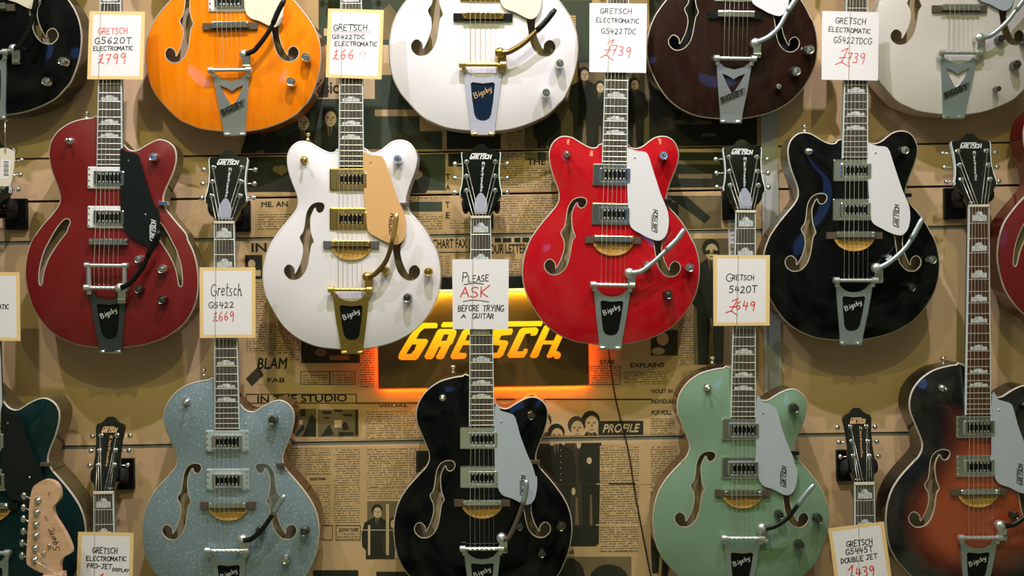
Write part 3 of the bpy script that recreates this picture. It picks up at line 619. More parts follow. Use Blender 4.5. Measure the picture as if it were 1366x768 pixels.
def guitar(label, px, py, tilt, kind='single', scale=1.0, colour='lacquer_black', side='side_black', inner='hollow_wood', depth=.062, bind='binding_cream', holebind='binding_cream', wood='rosewood', metal='chrome', finish='brushed',
           bezel='chrome', guard='guard_silver', lettering='letter_black', tail='window', moon=True, bar='bridge_wood', knobs=(), sw=None, arm=None, armm='brushed', tipm='brushed', knobm='chrome', cover='cover_grey', logom='letter_white',
           head=True, hw=1.0, cardY=None, lean=3.5, yd=0.0, double_bar=False, clip=None, button=None, screws=True, panelm='black_plastic', scriptm='letter_white'):
    root = thing('electric_guitar', label, 'guitar', P(px, py, YF + yd), 'electric guitars on the wall')
    s = scale * ((YF + yd) - CAM.y) / D; root.scale = (s, s, s)
    t = math.radians(tilt) + ROLL
    root.rotation_euler = (Matrix.Rotation(t, 3, 'Y') @ Matrix.Rotation(math.radians(lean), 3, 'X')).to_euler()
    bd = body(kind, colour, side, inner, depth, bind, holebind, root)
    neck_parts(root, wood, 'ivory', head, hw, 'head_black', logom, cover)
    pickup(root, 1, metal, bezel, 0); pickup(root, 53, metal, bezel, 0)
    bridge(root, 'moon' if moon else '', bar, metal)
    loc = lambda pts: [(x / scale, y / scale) for x, y in unrot(pts, (px, py), tilt)]
    tailpiece(root, tail, metal, finish, loc(arm) if arm else None, armm, tipm, double_bar, panelm, scriptm)
    if guard:
        bm = bmesh.new(); plate(bm, [spline(L2(SHAPES[kind][1]), .006)], -.0195, -.0168); g = from_bm('pickguard', bm, M(guard), root)
        if lettering:
            x = 58.5 if kind != 'center' else 63; yb = (92, 62) if kind == 'double' else (94, 66); yb = (101, 72) if kind == 'center' else yb
            bm = bmesh.new(); logo(bm, (X(x), -X(yb[0])), (X(x), -X(yb[1])), X(6.4), -.0198, .17, disc=False); from_bm('lettering', bm, M(lettering), g)
        if screws:
            def b(bm):
                for q in ((26, -7), (53 if kind != 'center' else 49, 64)): lathe(bm, [(.0026, .0185), (.0022, .0205), (.001, .0212)], (X(q[0]), 0, -X(q[1])), seg=10)
            shared(('gs', kind), 'screws', b, M('gold' if metal == 'gold' else 'chrome'), g, True)
        def b(bm): box(bm, X(64), X(77), -.012, -.004, -X(51), -X(46), .001)
        shared(('clip', kind), 'bracket', b, M(clip or 'dark_metal'), g)
    for q in knobs:
        (x, y), r = loc([q[:2]])[0], q[2]; knob(root, x, y, r / scale, q[3] if len(q) > 3 else knobm, -.0125 if y > 20 else -.009)
    if sw: (x, y) = loc([sw])[0]; switch(root, x, y, metal)
    if button:
        (x, y) = loc([button])[0]
        def b(bm): lathe(bm, [(.0075, .0), (.0035, .003), (.003, .010), (.0062, .012), (.0066, .0155), (.004, .017)], (0, 0, 0), 'z', 14)
        shared(('button',), 'strap_button', b, M('gold' if metal == 'gold' else 'chrome'), root, True, (X(x), .014, -X(y) - .006))
    strings(root, hw, cardY, bar2=double_bar)
    return root
# ------------------------------------------------------------------ newspaper pasted on the wall
PAGES = []; CLIP = [-9]; INK = [0]
def ink(): INK[0] += 1; return -.0007 - INK[0] * 3e-6
def clip_poly(pts, x0, x1, z0, z1):
    for ax, lim, sg in ((0, x0, 1), (0, x1, -1), (1, z0, 1), (1, z1, -1)):
        out = []
        for i in range(len(pts)):
            a, b = pts[i - 1], pts[i]; da, db = (a[ax] - lim) * sg, (b[ax] - lim) * sg
            if (da >= 0) != (db >= 0):
                t = da / (da - db); out.append((a[0] + (b[0] - a[0]) * t, a[1] + (b[1] - a[1]) * t))
            if db >= 0: out.append(b)
        pts = out
        if len(pts) < 3: return []
    return pts
def page(label, x0, x1, y0, y1):
    a, b = P(x0, (y0 + y1) / 2).x, P(x1, (y0 + y1) / 2).x; z1, z0 = zc(y0), zc(y1)
    bm = bmesh.new(); box(bm, a, b, -.0006, 0, z0, z1); o = from_bm('newspaper_page', bm, M('paper')); tag(o, label, 'newspaper', 'newspaper pages pasted on the wall'); PAGES.append((o, a, b, z0, z1)); return o
def wp(pts): return [(lambda v: (v.x, v.z))(P(x, y)) for x, y in pts]
def printed(name, polys, m, lev):
    if len(polys) > 1 and name not in ('ruled_box', 'figure_features'):
        for q in polys: printed(name, [q], m, lev)
        return
    """printed area(s) given in px of the photo; shared out over the pages it lies on"""
    yk = ink()
    for o, a, b, z0, z1 in PAGES:
        bm = bmesh.new(); k = 0
        for pl in polys:
            q = clip_poly(wp(pl), a, b, max(z0, CLIP[0]), z1)
            if len(q) > 2:
                try: bm.faces.new([bm.verts.new((x, yk, z)) for x, z in q]); k += 1
                except ValueError: pass
        if k: from_bm(name, bm, M(m), o)
        else: bm.free()
def rect(x0, y0, x1, y1): return [(x0, y0), (x1, y0), (x1, y1), (x0, y1)]
def column(*rs): printed('text_column', [rect(*r) for r in rs], 'newsprint_text', 1)
def frame_box(x0, y0, x1, y1, w=1.2): printed('ruled_box', [rect(x0, y0, x1, y0 + w), rect(x0, y1 - w, x1, y1), rect(x0, y0, x0 + w, y1), rect(x1 - w, y0, x1, y1)], 'print_black', 2)
def headline(text, x0, yb, x1, h, m='print_black', bold=.012, shear=0, lev=3):
    w = P(x0, yb); e = P(x1, yb)
    for o, a, b, z0, z1 in PAGES:
        if a <= (w.x + e.x) / 2 <= b and z0 <= w.z + .002 <= z1:
            c = bpy.data.curves.new('headline', 'FONT'); c.body = text; c.size = 1; c.offset = 0; c.shear = shear; c.fill_mode = 'FRONT'
            f = bpy.data.objects.new('headline', c); me = bpy.data.meshes.new_from_object(f); bpy.data.objects.remove(f); bb = bmesh.new(); bb.from_mesh(me); n0 = bb.verts[:] + bb.edges[:] + bb.faces[:]
            for dx, dy in ((.05, 0), (.025, .03), (.025, -.02)):
                g = bmesh.ops.duplicate(bb, geom=n0)['geom']; bmesh.ops.translate(bb, verts=[v for v in g if isinstance(v, bmesh.types.BMVert)], vec=(dx, dy, .0004 * dx))
            bb.to_mesh(me); bb.free()
            t = bpy.data.objects.new('headline', me); C.objects.link(t)
            wd_ = max(max(v.co.x for v in me.vertices), .01); ht = .72; sx = (e.x - w.x) / wd_; sz = h * K * 1.05 / ht
            t.parent = o; t.location = (w.x, ink(), w.z); t.rotation_euler = (math.pi / 2, 0, 0); t.scale = (sx, sz, 1); me.materials.clear(); me.materials.append(M(m)); return
def el(cx, cy, rx, ry, n=14): return [(cx + rx * math.cos(2 * math.pi * i / n), cy + ry * math.sin(2 * math.pi * i / n)) for i in range(n)]
def man(cx, top, h, w=1.0, suit='print_black', face='print_light', lev=3, legs=True, tie=True, fl=1, bot=None):
    """a printed figure in a suit: cap of hair, face, jacket, trousers"""
    if bot: CLIP[0] = P(cx, bot).z
    r = h * .062; s = h * .13 * w; nk = top + r * 2.4
    body_ = [(cx - r * .5, nk), (cx - s, nk + r * 1.0), (cx - s * 1.25, nk + h * .2), (cx - s * 1.2, top + h * .5), (cx - s * .9, top + h * .55)]
    body_ += [(cx - s * .8, top + h)] if legs else [(cx - s * .9, top + h)]
    full = body_ + [(2 * cx - x, y) for x, y in reversed(body_)]
    printed('figure_suit', [full], suit, lev)
    if legs: printed('figure_gap', [[(cx - s * .06, top + h * .62), (cx + s * .1, top + h * .62), (cx + s * .25, top + h), (cx - s * .15, top + h)]], 'print_mid', lev + 1)
    if tie:
        printed('figure_shirt', [[(cx - r * .45, nk - r * .3), (cx + r * .45, nk - r * .3), (cx + r * .1, nk + h * .11), (cx - r * .1, nk + h * .11)]], 'print_mid', lev + 1)
        printed('figure_tie', [[(cx - r * .1, nk + r * .2), (cx + r * .12, nk + r * .2), (cx + r * .16, nk + h * .12), (cx - r * .12, nk + h * .12)]], suit, lev + 2)
    printed('figure_hair', [el(cx, top + r * 1.0, r * 1.12, r * 1.15)], suit, lev + 2)
    printed('figure_face', [el(cx + .12 * r * fl, top + r * 1.5, r * .8, r * 1.05)], face, lev + 3)
    printed('figure_features', [[(cx - r * .5, top + r * 1.22), (cx - r * .08, top + r * 1.22), (cx - r * .1, top + r * 1.42), (cx - r * .45, top + r * 1.42)], [(cx + r * .2, top + r * 1.22), (cx + r * .65, top + r * 1.22), (cx + r * .6, top + r * 1.42), (cx + r * .25, top + r * 1.42)],
            [(cx - r * .2, top + r * 2.1), (cx + r * .4, top + r * 2.1), (cx + r * .35, top + r * 2.22), (cx - r * .15, top + r * 2.22)], [(cx + .08 * r, top + r * 1.45), (cx + .2 * r, top + r * 1.45), (cx + .26 * r, top + r * 1.82), (cx + .02 * r, top + r * 1.82)]], 'print_mid', lev + 4)
    CLIP[0] = -9
page('upper left newspaper page with music headline and dark picture of suited men', 318, 562, -30, 199)
page('newspaper page behind the white and gold guitar with four men in a picture', 562, 868, -30, 199)
page('dark picture page behind the walnut guitar', 868, 1014, -30, 199)
page('newspaper strip with upright capital letters between white guitar and red guitar', 318, 680, 203.5, 255.5)
page('newspaper strip behind the bright red guitar and its neighbouring headstock', 680, 1014, 203.5, 255.5)
page('narrow newspaper strip of small print left of the ask notice', 340, 640, 260.5, 308.5)
page('narrow newspaper strip crossing behind the bright red guitar body', 640, 1014, 260.5, 308.5)
page('large newspaper page with studio headline left of the lit sign', 322, 655, 317, 582)
page('large newspaper page with profile heading right of the lit sign', 655, 1014, 317, 582)
page('bottom newspaper page of text columns between silver and black guitars', 372, 600, 592, 820)
page('bottom newspaper page with group of suited figures right of black guitar', 600, 930, 592, 820)
# top row
printed('picture', [rect(425, -20, 560, 60)], 'print_teal', 1); printed('picture_shape', [[(470, 50), (520, 5), (545, 40), (545, 55)]], 'print_mid', 2); printed('picture_shape', [rect(432, 38, 440, 48), rect(512, 60, 525, 84)], 'print_light', 2)
printed('picture', [rect(412, 132, 500, 199), rect(330, 120, 414, 199)], 'print_teal', 1); printed('caption_band', [rect(408, 92, 508, 132)], 'print_light', 2)
headline('music', 408, 125, 452, 16); printed('picture', [rect(500, 100, 560, 146), rect(500, 155, 560, 199)], 'print_teal', 2)
printed('picture_shape', [rect(420, 40, 428, 56), rect(424, 85, 438, 130)], 'print_dark', 3)
for cx, tp, hh in ((352, 150, 150), (404, 150, 150), (440, 144, 156)): man(cx, tp, hh, 1.25, 'print_black', 'print_light', 3, False, bot=256)
printed('picture', [rect(330, 203, 495, 256)], 'print_black', 1); printed('figure_hand', [[(365, 222), (380, 220), (384, 228), (376, 234), (364, 228)], [(340, 202), (352, 200), (354, 206), (342, 208)]], 'print_mid', 3)
printed('picture', [rect(500, 175, 590, 199), rect(500, 203, 594, 254)], 'print_teal', 1); printed('picture_shape', [el(548, 238, 26, 30, 20)], 'print_black', 2); printed('picture_shape', [el(546, 232, 18, 9, 18)], 'print_mid', 3); printed('picture_shape', [rect(520, 180, 575, 190)], 'print_dark', 3)
printed('picture', [rect(596, 160, 668, 199), rect(598, 203, 664, 222)], 'print_black', 1)
for ch, y in (('T', 240), ('A', 254)): headline(ch, 594, y, 601, 8)
for ch, y in (('T', 277), ('E', 291)): headline(ch, 594, y, 600, 8)
printed('picture', [rect(770, 82, 866, 199), rect(700, 130, 772, 199), rect(700, 203, 735, 214)], 'print_mid', 1); printed('picture', [rect(742, 0, 790, 84)], 'print_teal', 1); column((744, 20, 768, 78), (690, -20, 742, 80))
for cx, tp, hh in ((730, 132, 100), (779, 90, 112), (800, 108, 96), (846, 104, 100)): man(cx, tp, hh, 1.15, 'print_black', 'print_light', 3, bot=214)
headline('THE BEST', 703, 220, 760, 9); column((676, 172, 700, 250), (702, 224, 742, 252), (668, 205, 700, 252), (742, 206, 760, 252))
printed('picture', [rect(866, -20, 1010, 199), rect(880, 203, 1012, 250)], 'print_black', 1); printed('picture_shape', [rect(905, 118, 960, 122), rect(898, 160, 950, 166), rect(935, 178, 955, 182)], 'print_mid', 2); printed('picture_shape', [el(920, 145, 14, 20), el(890, 165, 12, 9)], 'print_dark', 2)
printed('picture_shape', [rect(900, 214, 960, 219), rect(905, 232, 950, 238)], 'print_mid', 2)
# row below
headline('ME. AN', 348, 276, 384, 7); column((344, 284, 400, 306), (420, 264, 500, 306), (600, 292, 660, 306), (664, 262, 745, 306), (745, 264, 760, 306))
printed('picture', [rect(498, 269, 590, 282)], 'print_teal', 2); column((500, 262, 590, 267), (500, 286, 590, 306))
printed('picture', [rect(880, 261, 962, 308)], 'print_mid', 1); printed('picture_shape', [[(890, 261), (915, 261), (948, 290), (940, 298)], rect(885, 270, 905, 305)], 'print_black', 2)
# main row, left
headline('IN', 334, 336, 356, 12); printed('picture', [rect(327, 340, 350, 372)], 'print_black', 2); printed('picture_shape', [el(336, 352, 5, 6), rect(340, 360, 348, 368)], 'print_light', 3)
column((328, 374, 356, 470), (360, 330, 392, 480), (394, 440, 400, 480)); headline('CHART FAX', 577, 331, 623, 12); frame_box(570, 313, 627, 337); column((576, 340, 590, 366), (594, 340, 600, 366))
printed('picture', [rect(660, 315.5, 668, 323), rect(671, 315.5, 682, 323), rect(686, 315.5, 694, 323), rect(697, 315.5, 706, 323)], 'print_black', 2); headline('YOUR LETTERS', 648, 338, 706, 12); column((640, 345, 705, 372))
printed('picture', [rect(402, 452, 500, 484)], 'print_black', 1); printed('picture_shape', [el(428, 470, 8, 5), rect(440, 474, 466, 480)], 'print_mid', 2)
printed('comic_cloud', [[(345, 478), (356, 474), (384, 472), (388, 488), (372, 512), (345, 512)]], 'print_light', 1); headline('BLAM', 342, 492, 384, 15, bold=.012, shear=.15); headline('FAB', 356, 510, 380, 6); printed('comic_microphone', [[(328, 505), (345, 488), (352, 500), (336, 515)]], 'print_dark', 2)
frame_box(401, 495, 440, 513, .8); frame_box(440, 495, 474, 513, .8); column((404, 498, 437, 511), (443, 498, 472, 511), (480, 458, 500, 516))
frame_box(328, 525, 476, 538, 1.2); headline('IN THE STUDIO', 342, 537, 463, 10, bold=.02)
printed('picture', [rect(393, 545, 422, 582), rect(424, 546, 478, 582)], 'print_mid', 1); printed('picture_shape', [rect(393, 545, 408, 555), [(404, 582), (412, 560), (416, 552), (422, 560), (422, 582)], [(394, 578), (405, 566), (406, 572), (396, 582)], rect(430, 548, 442, 552), rect(446, 546, 456, 549), rect(432, 556, 440, 558), rect(458, 552, 470, 555), [(428, 582), (436, 570), (440, 566), (446, 580)], rect(452, 576, 472, 581), [(456, 566), (462, 562), (466, 572), (458, 574)], rect(474, 546, 478, 580)], 'print_black', 2)
printed('picture_shape', [rect(396, 560, 404, 566), rect(446, 560, 456, 570)], 'print_light', 2)
headline('FACTS BEHIND THE HITS', 372, 591, 478, 5.5); column((488, 548, 535, 590), (538, 548, 566, 590)); headline('VISUAL', 505, 543, 545, 4)
# main row, right
column((787, 490, 826, 512), (832, 495, 890, 512), (905, 420, 925, 486)); headline('STAR', 800, 486, 820, 6); headline('EXPLAINS', 840, 490, 886, 6); frame_box(786, 488, 828, 513, .8)
printed('picture', [rect(868, 440, 904, 474)], 'print_dark', 1); printed('picture_shape', [el(884, 452, 8, 9), el(878, 468, 9, 5)], 'print_light', 2); printed('picture', [rect(925, 318, 976, 486)], 'print_mid', 1); man(948, 320, 168, .95, 'print_black', 'print_light', 3, bot=486)
printed('figure_glasses', [rect(938, 334, 947, 339), rect(951, 334, 960, 339)], 'print_black', 8)
headline('VIOLET IN', 868, 524, 897, 5); headline('INDIVIDUAL', 868, 538, 898, 6, shear=.2, bold=.02); headline('POP POLL', 868, 553, 896, 6, shear=.2, bold=.02); column((868, 558, 900, 584))
printed('black_label', [rect(798, 561, 858, 580)], 'print_black', 2); headline('PROFILE', 803, 576.5, 854, 11, 'print_light', .03, .3)
printed('picture', [rect(716, 548, 796, 728)], 'print_light', 1)
for cx, tp, hh, w, su in ((724, 550, 172, 1.0, 'print_dark'), (769, 556, 172, .72, 'print_dark'), (788, 549, 178, .58, 'print_black'), (742, 566, 165, 1.0, 'print_black')): man(cx, tp, hh, w, su, 'print_light', 3, True, True, bot=726)
printed('figure_hand', [el(786, 614, 3.5, 4.5), el(772, 592, 3, 6), el(736, 590, 3.5, 4), el(765, 655, 2.5, 5)], 'print_light', 9); printed('figure_buttons', [el(748, 600 + 8 * i, .8, .8, 6) for i in range(6)], 'print_light', 9)
printed('picture_ground', [rect(716, 700, 796, 728)], 'print_black', 5)
# bottom row
column((378, 597, 403, 700), (407, 597, 441, 632), (409, 646, 441, 700), (446, 597, 480, 696), (490, 597, 544, 650), (546, 597, 560, 650), (490, 652, 540, 664)); headline('record review', 413, 640, 435, 4.5, bold=.03)
frame_box(431, 700, 444, 720, .8); frame_box(448, 700, 481, 720, .8); headline('GUITAR TUNES', 452, 708, 478, 4); column((450, 709, 480, 717))
printed('picture', [rect(490, 668, 536, 745)], 'print_mid', 1); man(503, 673, 110, 1.15, 'print_black', 'print_light', 3, False, bot=745); man(525, 690, 90, 1.0, 'print_dark', 'print_light', 4, False, bot=745); printed('picture_shape', [rect(515, 672, 519, 740), rect(527, 700, 530, 745), rect(491, 700, 494, 740)], 'print_light', 2)
printed('picture', [rect(555, 601, 582, 632), rect(418, 760, 478, 800), rect(502, 762, 560, 800)], 'print_black', 1)
column((800, 594, 852, 735), (868, 594, 902, 650)); headline('AS', 755, 738, 766, 5); printed('picture', [rect(746, 742, 842, 800)], 'print_mid', 1); printed('picture_shape', [el(760, 768, 20, 24), el(812, 772, 26, 20)], 'print_black', 2)
printed('figure_legs', [[(868, 655), (884, 655), (880, 735), (878, 764), (870, 764), (868, 735)], [(886, 655), (902, 655), (896, 735), (890, 768), (882, 768), (884, 735)]], 'print_black', 3)
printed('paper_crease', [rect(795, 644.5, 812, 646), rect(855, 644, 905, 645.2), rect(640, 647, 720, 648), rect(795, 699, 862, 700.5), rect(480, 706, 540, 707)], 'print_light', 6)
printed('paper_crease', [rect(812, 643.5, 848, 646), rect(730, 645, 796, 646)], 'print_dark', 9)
printed('torn_edge', [rect(476, 536.5, 560, 538.2), rect(655, 531.5, 870, 533.2)], 'print_black', 6)

# ------------------------------------------------------------------ the lit sign, its cord, a printed slip
def sign():
    ys = -.014; c = P(645, 450, ys); t = thing('light_up_sign', 'lit shop sign with orange slanted lettering behind the ask notice', 'sign', (c.x, 0, c.z))
    def q(px, py): v = P(px, py, ys); return Vector((v.x - c.x, v.z - c.z))
    a = q(505, 517); b = q(786, 514.5); top = q(505, 391).y; x0, x1, z0 = a.x, b.x, (a.y + b.y) / 2
    bm = bmesh.new(); box(bm, x0, x1, ys - .0025, ys + .0025, z0, top); from_bm('panel', bm, M('sign_panel'), t)
    bm = bmesh.new(); box(bm, x0 - .004, x1 + .004, -.026, -.0022, top + .006, q(600, 368).y, .003); cs = from_bm('case', bm, M('sign_case'), t)
    bm = bmesh.new(); box(bm, x0 + .004, x1 - .004, -.0255, ys - .003, top + .0003, top + .006); from_bm('lamp_bar', bm, M('sign_lamp'), cs)
    bm = bmesh.new(); e = .0016
    for r in ((x0 - e, x0, z0, top), (x1, x1 + e, z0, top), (x0 - e, x1 + e, z0 - e * 1.4, z0)): box(bm, r[0], r[1], ys - .0035, ys + .0035, r[2], r[3])
    from_bm('glowing_edge', bm, M('sign_edge'), t)
    LT = [([(165, 525), (172, 500), (235, 395), (290, 330), (320, 318), (395, 318), (403, 330), (397, 350), (320, 352), (295, 375), (272, 415), (335, 415), (345, 428), (335, 450), (285, 530), (270, 542), (185, 542), (168, 535)], [(248, 448), (276, 448), (262, 482), (240, 506), (212, 506)]),
          ([(322, 520), (398, 368), (412, 355), (500, 355), (516, 368), (512, 392), (492, 440), (476, 455), (468, 470), (440, 528), (425, 538), (398, 536), (392, 522), (424, 462), (410, 462), (378, 526), (365, 537), (332, 537)], [(440, 388), (470, 388), (455, 425), (422, 428)]),
          ([(478, 520), (550, 370), (566, 355), (660, 355), (652, 385), (582, 390), (568, 425), (620, 425), (606, 452), (555, 452), (530, 498), (572, 500), (578, 515), (565, 535), (490, 538)],),
          ([(425, 345), (423, 332), (435, 314), (1030, 307), (1035, 320), (1025, 338), (745, 342), (650, 535), (612, 535), (700, 344)],),
          ([(735, 365), (750, 352), (850, 352), (856, 365), (846, 390), (785, 395), (772, 422), (820, 425), (828, 440), (795, 515), (775, 530), (715, 530), (722, 500), (760, 498), (778, 455), (725, 450), (718, 435)],),
          ([(820, 515), (895, 360), (915, 348), (995, 345), (1010, 358), (1000, 385), (990, 395), (960, 395), (965, 380), (930, 385), (880, 490), (915, 490), (923, 475), (945, 475), (940, 500), (920, 528), (835, 530)],),
          ([(957, 520), (1043, 338), (1060, 330), (1083, 340), (1046, 425), (1100, 425), (1140, 345), (1160, 330), (1183, 340), (1103, 515), (1085, 528), (1065, 530), (1058, 520), (1090, 448), (1035, 448), (1007, 520), (993, 530), (967, 530)],),
          ([(1120 + 24 * math.cos(a * .524), 512 + 24 * math.sin(a * .524)) for a in range(12)],)]
    bm = bmesh.new()
    for ls in LT: plate(bm, [[q(495 + u / 4.52, 360 + v / 4.52) for u, v in l] for l in ls], ys - .0036, ys - .0024)
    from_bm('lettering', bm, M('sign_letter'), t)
    bm = bmesh.new()
    for sx in (x0 + .05, x1 - .05): lathe(bm, [(.006, .0022), (.006, -ys - .003)], (sx, 0, top - .01), seg=10); lathe(bm, [(.006, .0022), (.006, -ys - .003)], (sx, 0, z0 + .02), seg=10)
    from_bm('stand_off', bm, M('sign_case'), t)
    for nm, zz_, yy, p, col, sz, tgt in (('sign_lamp', top - .002, ys - .009, 1.1, (1, .72, .12), x1 - x0 - .03, (0, ys + .02, z0)), ('sign_glow', z0 + .006, ys + .007, .62, (1, .22, .02), x1 - x0 - .01, (0, 0, z0 - .035))):
        l = bpy.data.lights.new(nm, 'AREA'); l.shape = 'RECTANGLE'; l.size = sz; l.size_y = .006; l.energy = p; l.color = col
        o = bpy.data.objects.new(nm, l); C.objects.link(o); o.parent = t; o.location = (0, yy, zz_); o.rotation_euler = (Vector(tgt) - Vector((0, yy, zz_))).to_track_quat('-Z', 'Y').to_euler()
        o.rotation_euler = Vector((0, tgt[1] - yy, tgt[2] - zz_)).to_track_quat('-Z', 'X').to_euler(); o.rotation_euler = (math.atan2(-(tgt[1] - yy), -(tgt[2] - zz_)) * -1, 0, 0)
    for sx in (x0, x1):
        l = bpy.data.lights.new('sign_glow', 'AREA'); l.shape = 'RECTANGLE'; l.size = .006; l.size_y = (top - z0) * .9; l.energy = .45; l.color = (1, .12, .02)
        o = bpy.data.objects.new('sign_glow', l); C.objects.link(o); o.parent = t; s_ = 1 if sx > 0 else -1; o.location = (sx - s_ * .008, ys + .007, (z0 + top) / 2); o.rotation_euler = (math.radians(90), 0, math.radians(180 + s_ * 40))
sign()
bm = bmesh.new(); pts = [P(x, y, -.004) for x, y in ((800, 380), (806, 430), (812, 470), (820, 525), (828, 560), (838, 600), (846, 650), (855, 700), (868, 768), (876, 815))]
tube(bm, [Vector((p.x, -.004, p.y)) for p in spline([(p.x, p.z) for p in pts], .02, False)], .0016, 8); tag(from_bm('power_cord', bm, M('cord_black'), None, True), 'thin black cord hanging down the wall left of the sage green guitar', 'cord')
bm = bmesh.new(); a, b = P(972, 345), P(991, 284); box(bm, a.x, b.x, -.0012, -.0004, a.z, b.z); sl = from_bm('printed_slip', bm, M('card_white')); tag(sl, 'white printed slip on the wall behind the sage green guitar neck', 'paper slip')
bm = bmesh.new()
for i in range(9): box(bm, a.x + .006, a.x + .022, -.0014, -.0012, b.z - .010 - i * .011, b.z - .008 - i * .011)
from_bm('print_lines', bm, M('print_dark'), sl)

# ------------------------------------------------------------------ guitars
WT = ' hollow-body electric guitar '
gs = {}
gs['A1'] = guitar('glossy black guitar with cream pickguard, cut by the top left corner', -16, -91, -.5, 'single', 1.0, 'lacquer_black', guard='guard_cream', lettering=None, moon=False, knobs=((85.8, 82.3, 6.6), (63.1, 108.8, 6.4)), arm=((22.3, 66.7), (31, 64), (41.7, 50), (50, 31), (58, 4), (60, -14)), armm='dark_metal', tipm='dark_metal', knobm='chrome')
gs['A2'] = guitar('orange guitar with cream pickguard and silver vibrato tailpiece in the top row', 307, -65, -.6, 'single', .985, 'lacquer_orange', 'side_orange', bezel='bezel_white', guard='guard_cream', lettering=None, tail='vee', finish='polished', moon=False, knobs=((409.3, 77.2, 6.4), (389, 109.3, 6.6)), arm=((328.5, 74), (341, 70.5), (353, 58), (366, 40), (375.5, 20), (385, 3.7)), armm='black_plastic', tipm='black_plastic')
gs['A3'] = guitar('large white guitar with gold fittings and blue tailpiece plate in the top row', 645, -85, .3, 'single', 1.064, 'lacquer_white', 'lacquer_cream', metal='gold', finish='film', panelm='panel_blue', scriptm='letter_gold', bezel='gold', guard='guard_cream', lettering=None, moon=False, holebind=None, bar='dark_metal', knobs=((746.4, 85.4, 6.2), (728.3, 123.8, 6.2)), arm=((667, 71.8), (678, 71.8), (698, 60.6), (715.4, 44.6), (728, 32), (740, 17)), armm='bronze', tipm='dark_metal')
gs['A4'] = guitar('dark walnut brown guitar with white pickguard tip in the top row', 981.5, -77, .9, 'double', .965, 'lacquer_walnut', 'side_black', inner='hollow_dark', bezel='bezel_white', guard='guard_white', lettering=None, tail='vee', finish='polished', moon=False, bar='dark_metal', knobs=((1078.2, 67.1, 7), (1060.9, 95.2, 7), (1037.7, 115.6, 4.2)), arm=((1005.6, 58.7), (1021, 52), (1034.4, 40), (1045.4, 20), (1056.5, 2), (1062, -12)))
gs['A5'] = guitar('plain white guitar with dark knobs at the top right corner', 1279, -88, .3, 'single', .985, 'lacquer_cream', 'lacquer_cream', holebind=None, guard='guard_silver', lettering=None, tail='vee', moon=False, knobs=((1332.1, 53.1, 6), (1354.2, 86.7, 6.6), (1330.4, 118.4, 4), (1365.5, 54.2, 6)), knobm='black_chrome', arm=((1302.7, 52), (1315, 49.8), (1332.5, 35.4), (1346, 17.7), (1358, 0), (1364, -14)))
gs['B1'] = guitar('dark red guitar with black pickguard and slanted teardrop sound holes', 149.8, 222.3, .5, 'center', 1.0, 'satin_red', 'side_olive', finish='brushed_dark', depth=.046, guard='guard_black', lettering='letter_white', bezel='bezel_white', bar=None, moon=False, knobs=((209.4, 210.8, 6.3), (190.3, 345.8, 6), (221, 359.1, 6.2), (190.3, 385.7, 6, 'black_chrome'), (221, 399.6, 6.2, 'black_chrome')), sw=(96.3, 189), button=(112.5, 154),
    arm=((166.6, 384.1), (180, 378.6), (197.6, 358.7), (208.6, 336.5), (219.7, 314.4), (222, 309)), armm='black_plastic', tipm='black_plastic', double_bar=True, clip='chrome', cardY=(15 - 222, 106 - 222), lean=.5)
gs['B2'] = guitar('white double-cutaway guitar with gold pickguard and gold fittings', 470, 224, .3, 'double', 1.0, 'lacquer_white', 'lacquer_cream', metal='gold', finish='gold', bezel='gold', guard='guard_gold', bind='card_white', holebind=None, bar='bar_grey', knobs=((531.9, 213.6, 6.2, 'chrome'), (514.5, 360.3, 6, 'gold'), (572.1, 362.2, 6, 'gold'), (544.2, 396.8, 6, 'black_chrome')), sw=(407.1, 214.2), button=(409.5, 183),
    arm=((491.5, 369), (502, 365.5), (515, 351.5), (522.7, 334), (529.6, 305), (532, 285)), armm='bronze', tipm='gold_satin', clip='bridge_wood', cardY=(12 - 224, 104 - 224), lean=2)
gs['B3'] = guitar('bright red double-cutaway guitar with white pickguard right of the lit sign', 819, 218, 1.0, 'double', 1.0, 'lacquer_red', 'side_red', guard='guard_white', knobs=((883.2, 208.8, 6.5), (918, 356.6, 6.3), (890, 392.5, 6.5, 'black_chrome'), (861.7, 352.5, 5.5)), sw=(756, 206), arm=((838.3, 363.7), (852.5, 361.7), (868.8, 349.5), (885, 334.2), (901, 318), (908.5, 305.3)), cardY=(5 - 218, 97 - 218), lean=2)
gs['B4'] = guitar('black double-cutaway guitar with white pickguard in the middle row at right', 1137.5, 212, .0, 'double', 1.0, 'lacquer_black', 'side_olive', guard='guard_white', bar='bridge_wood', knobs=((1201.4, 201.6, 6.2), (1238.9, 346.4, 6.4), (1212.1, 382.5, 6.4, 'black_chrome'), (1180.9, 343.8, 5.6)), sw=(1076.8, 202.8), button=(1075.4, 172), arm=((1165.3, 357.1), (1176, 352.2), (1191.7, 339.5), (1203.4, 325.9), (1213, 308), (1221, 291)), cardY=(15 - 212, 107 - 212), lean=2)
gs['B5'] = guitar('dark red guitar mostly outside the right edge of the picture', 1449, 197, .5, 'center', 1.0, 'satin_red', 'side_red', depth=.06, guard='guard_black', bezel='bezel_white', bar=None, moon=False, double_bar=True, lean=2)
gs['C1'] = guitar('dark green single-cutaway guitar behind the pale maple headstock', -10, 569, .0, 'single', 1.02, 'lacquer_dark_green', 'side_olive', guard='guard_black', lettering=None, clip='bridge_wood', lean=2, cardY=(363 - 569, 455 - 569), bar='dark_metal')
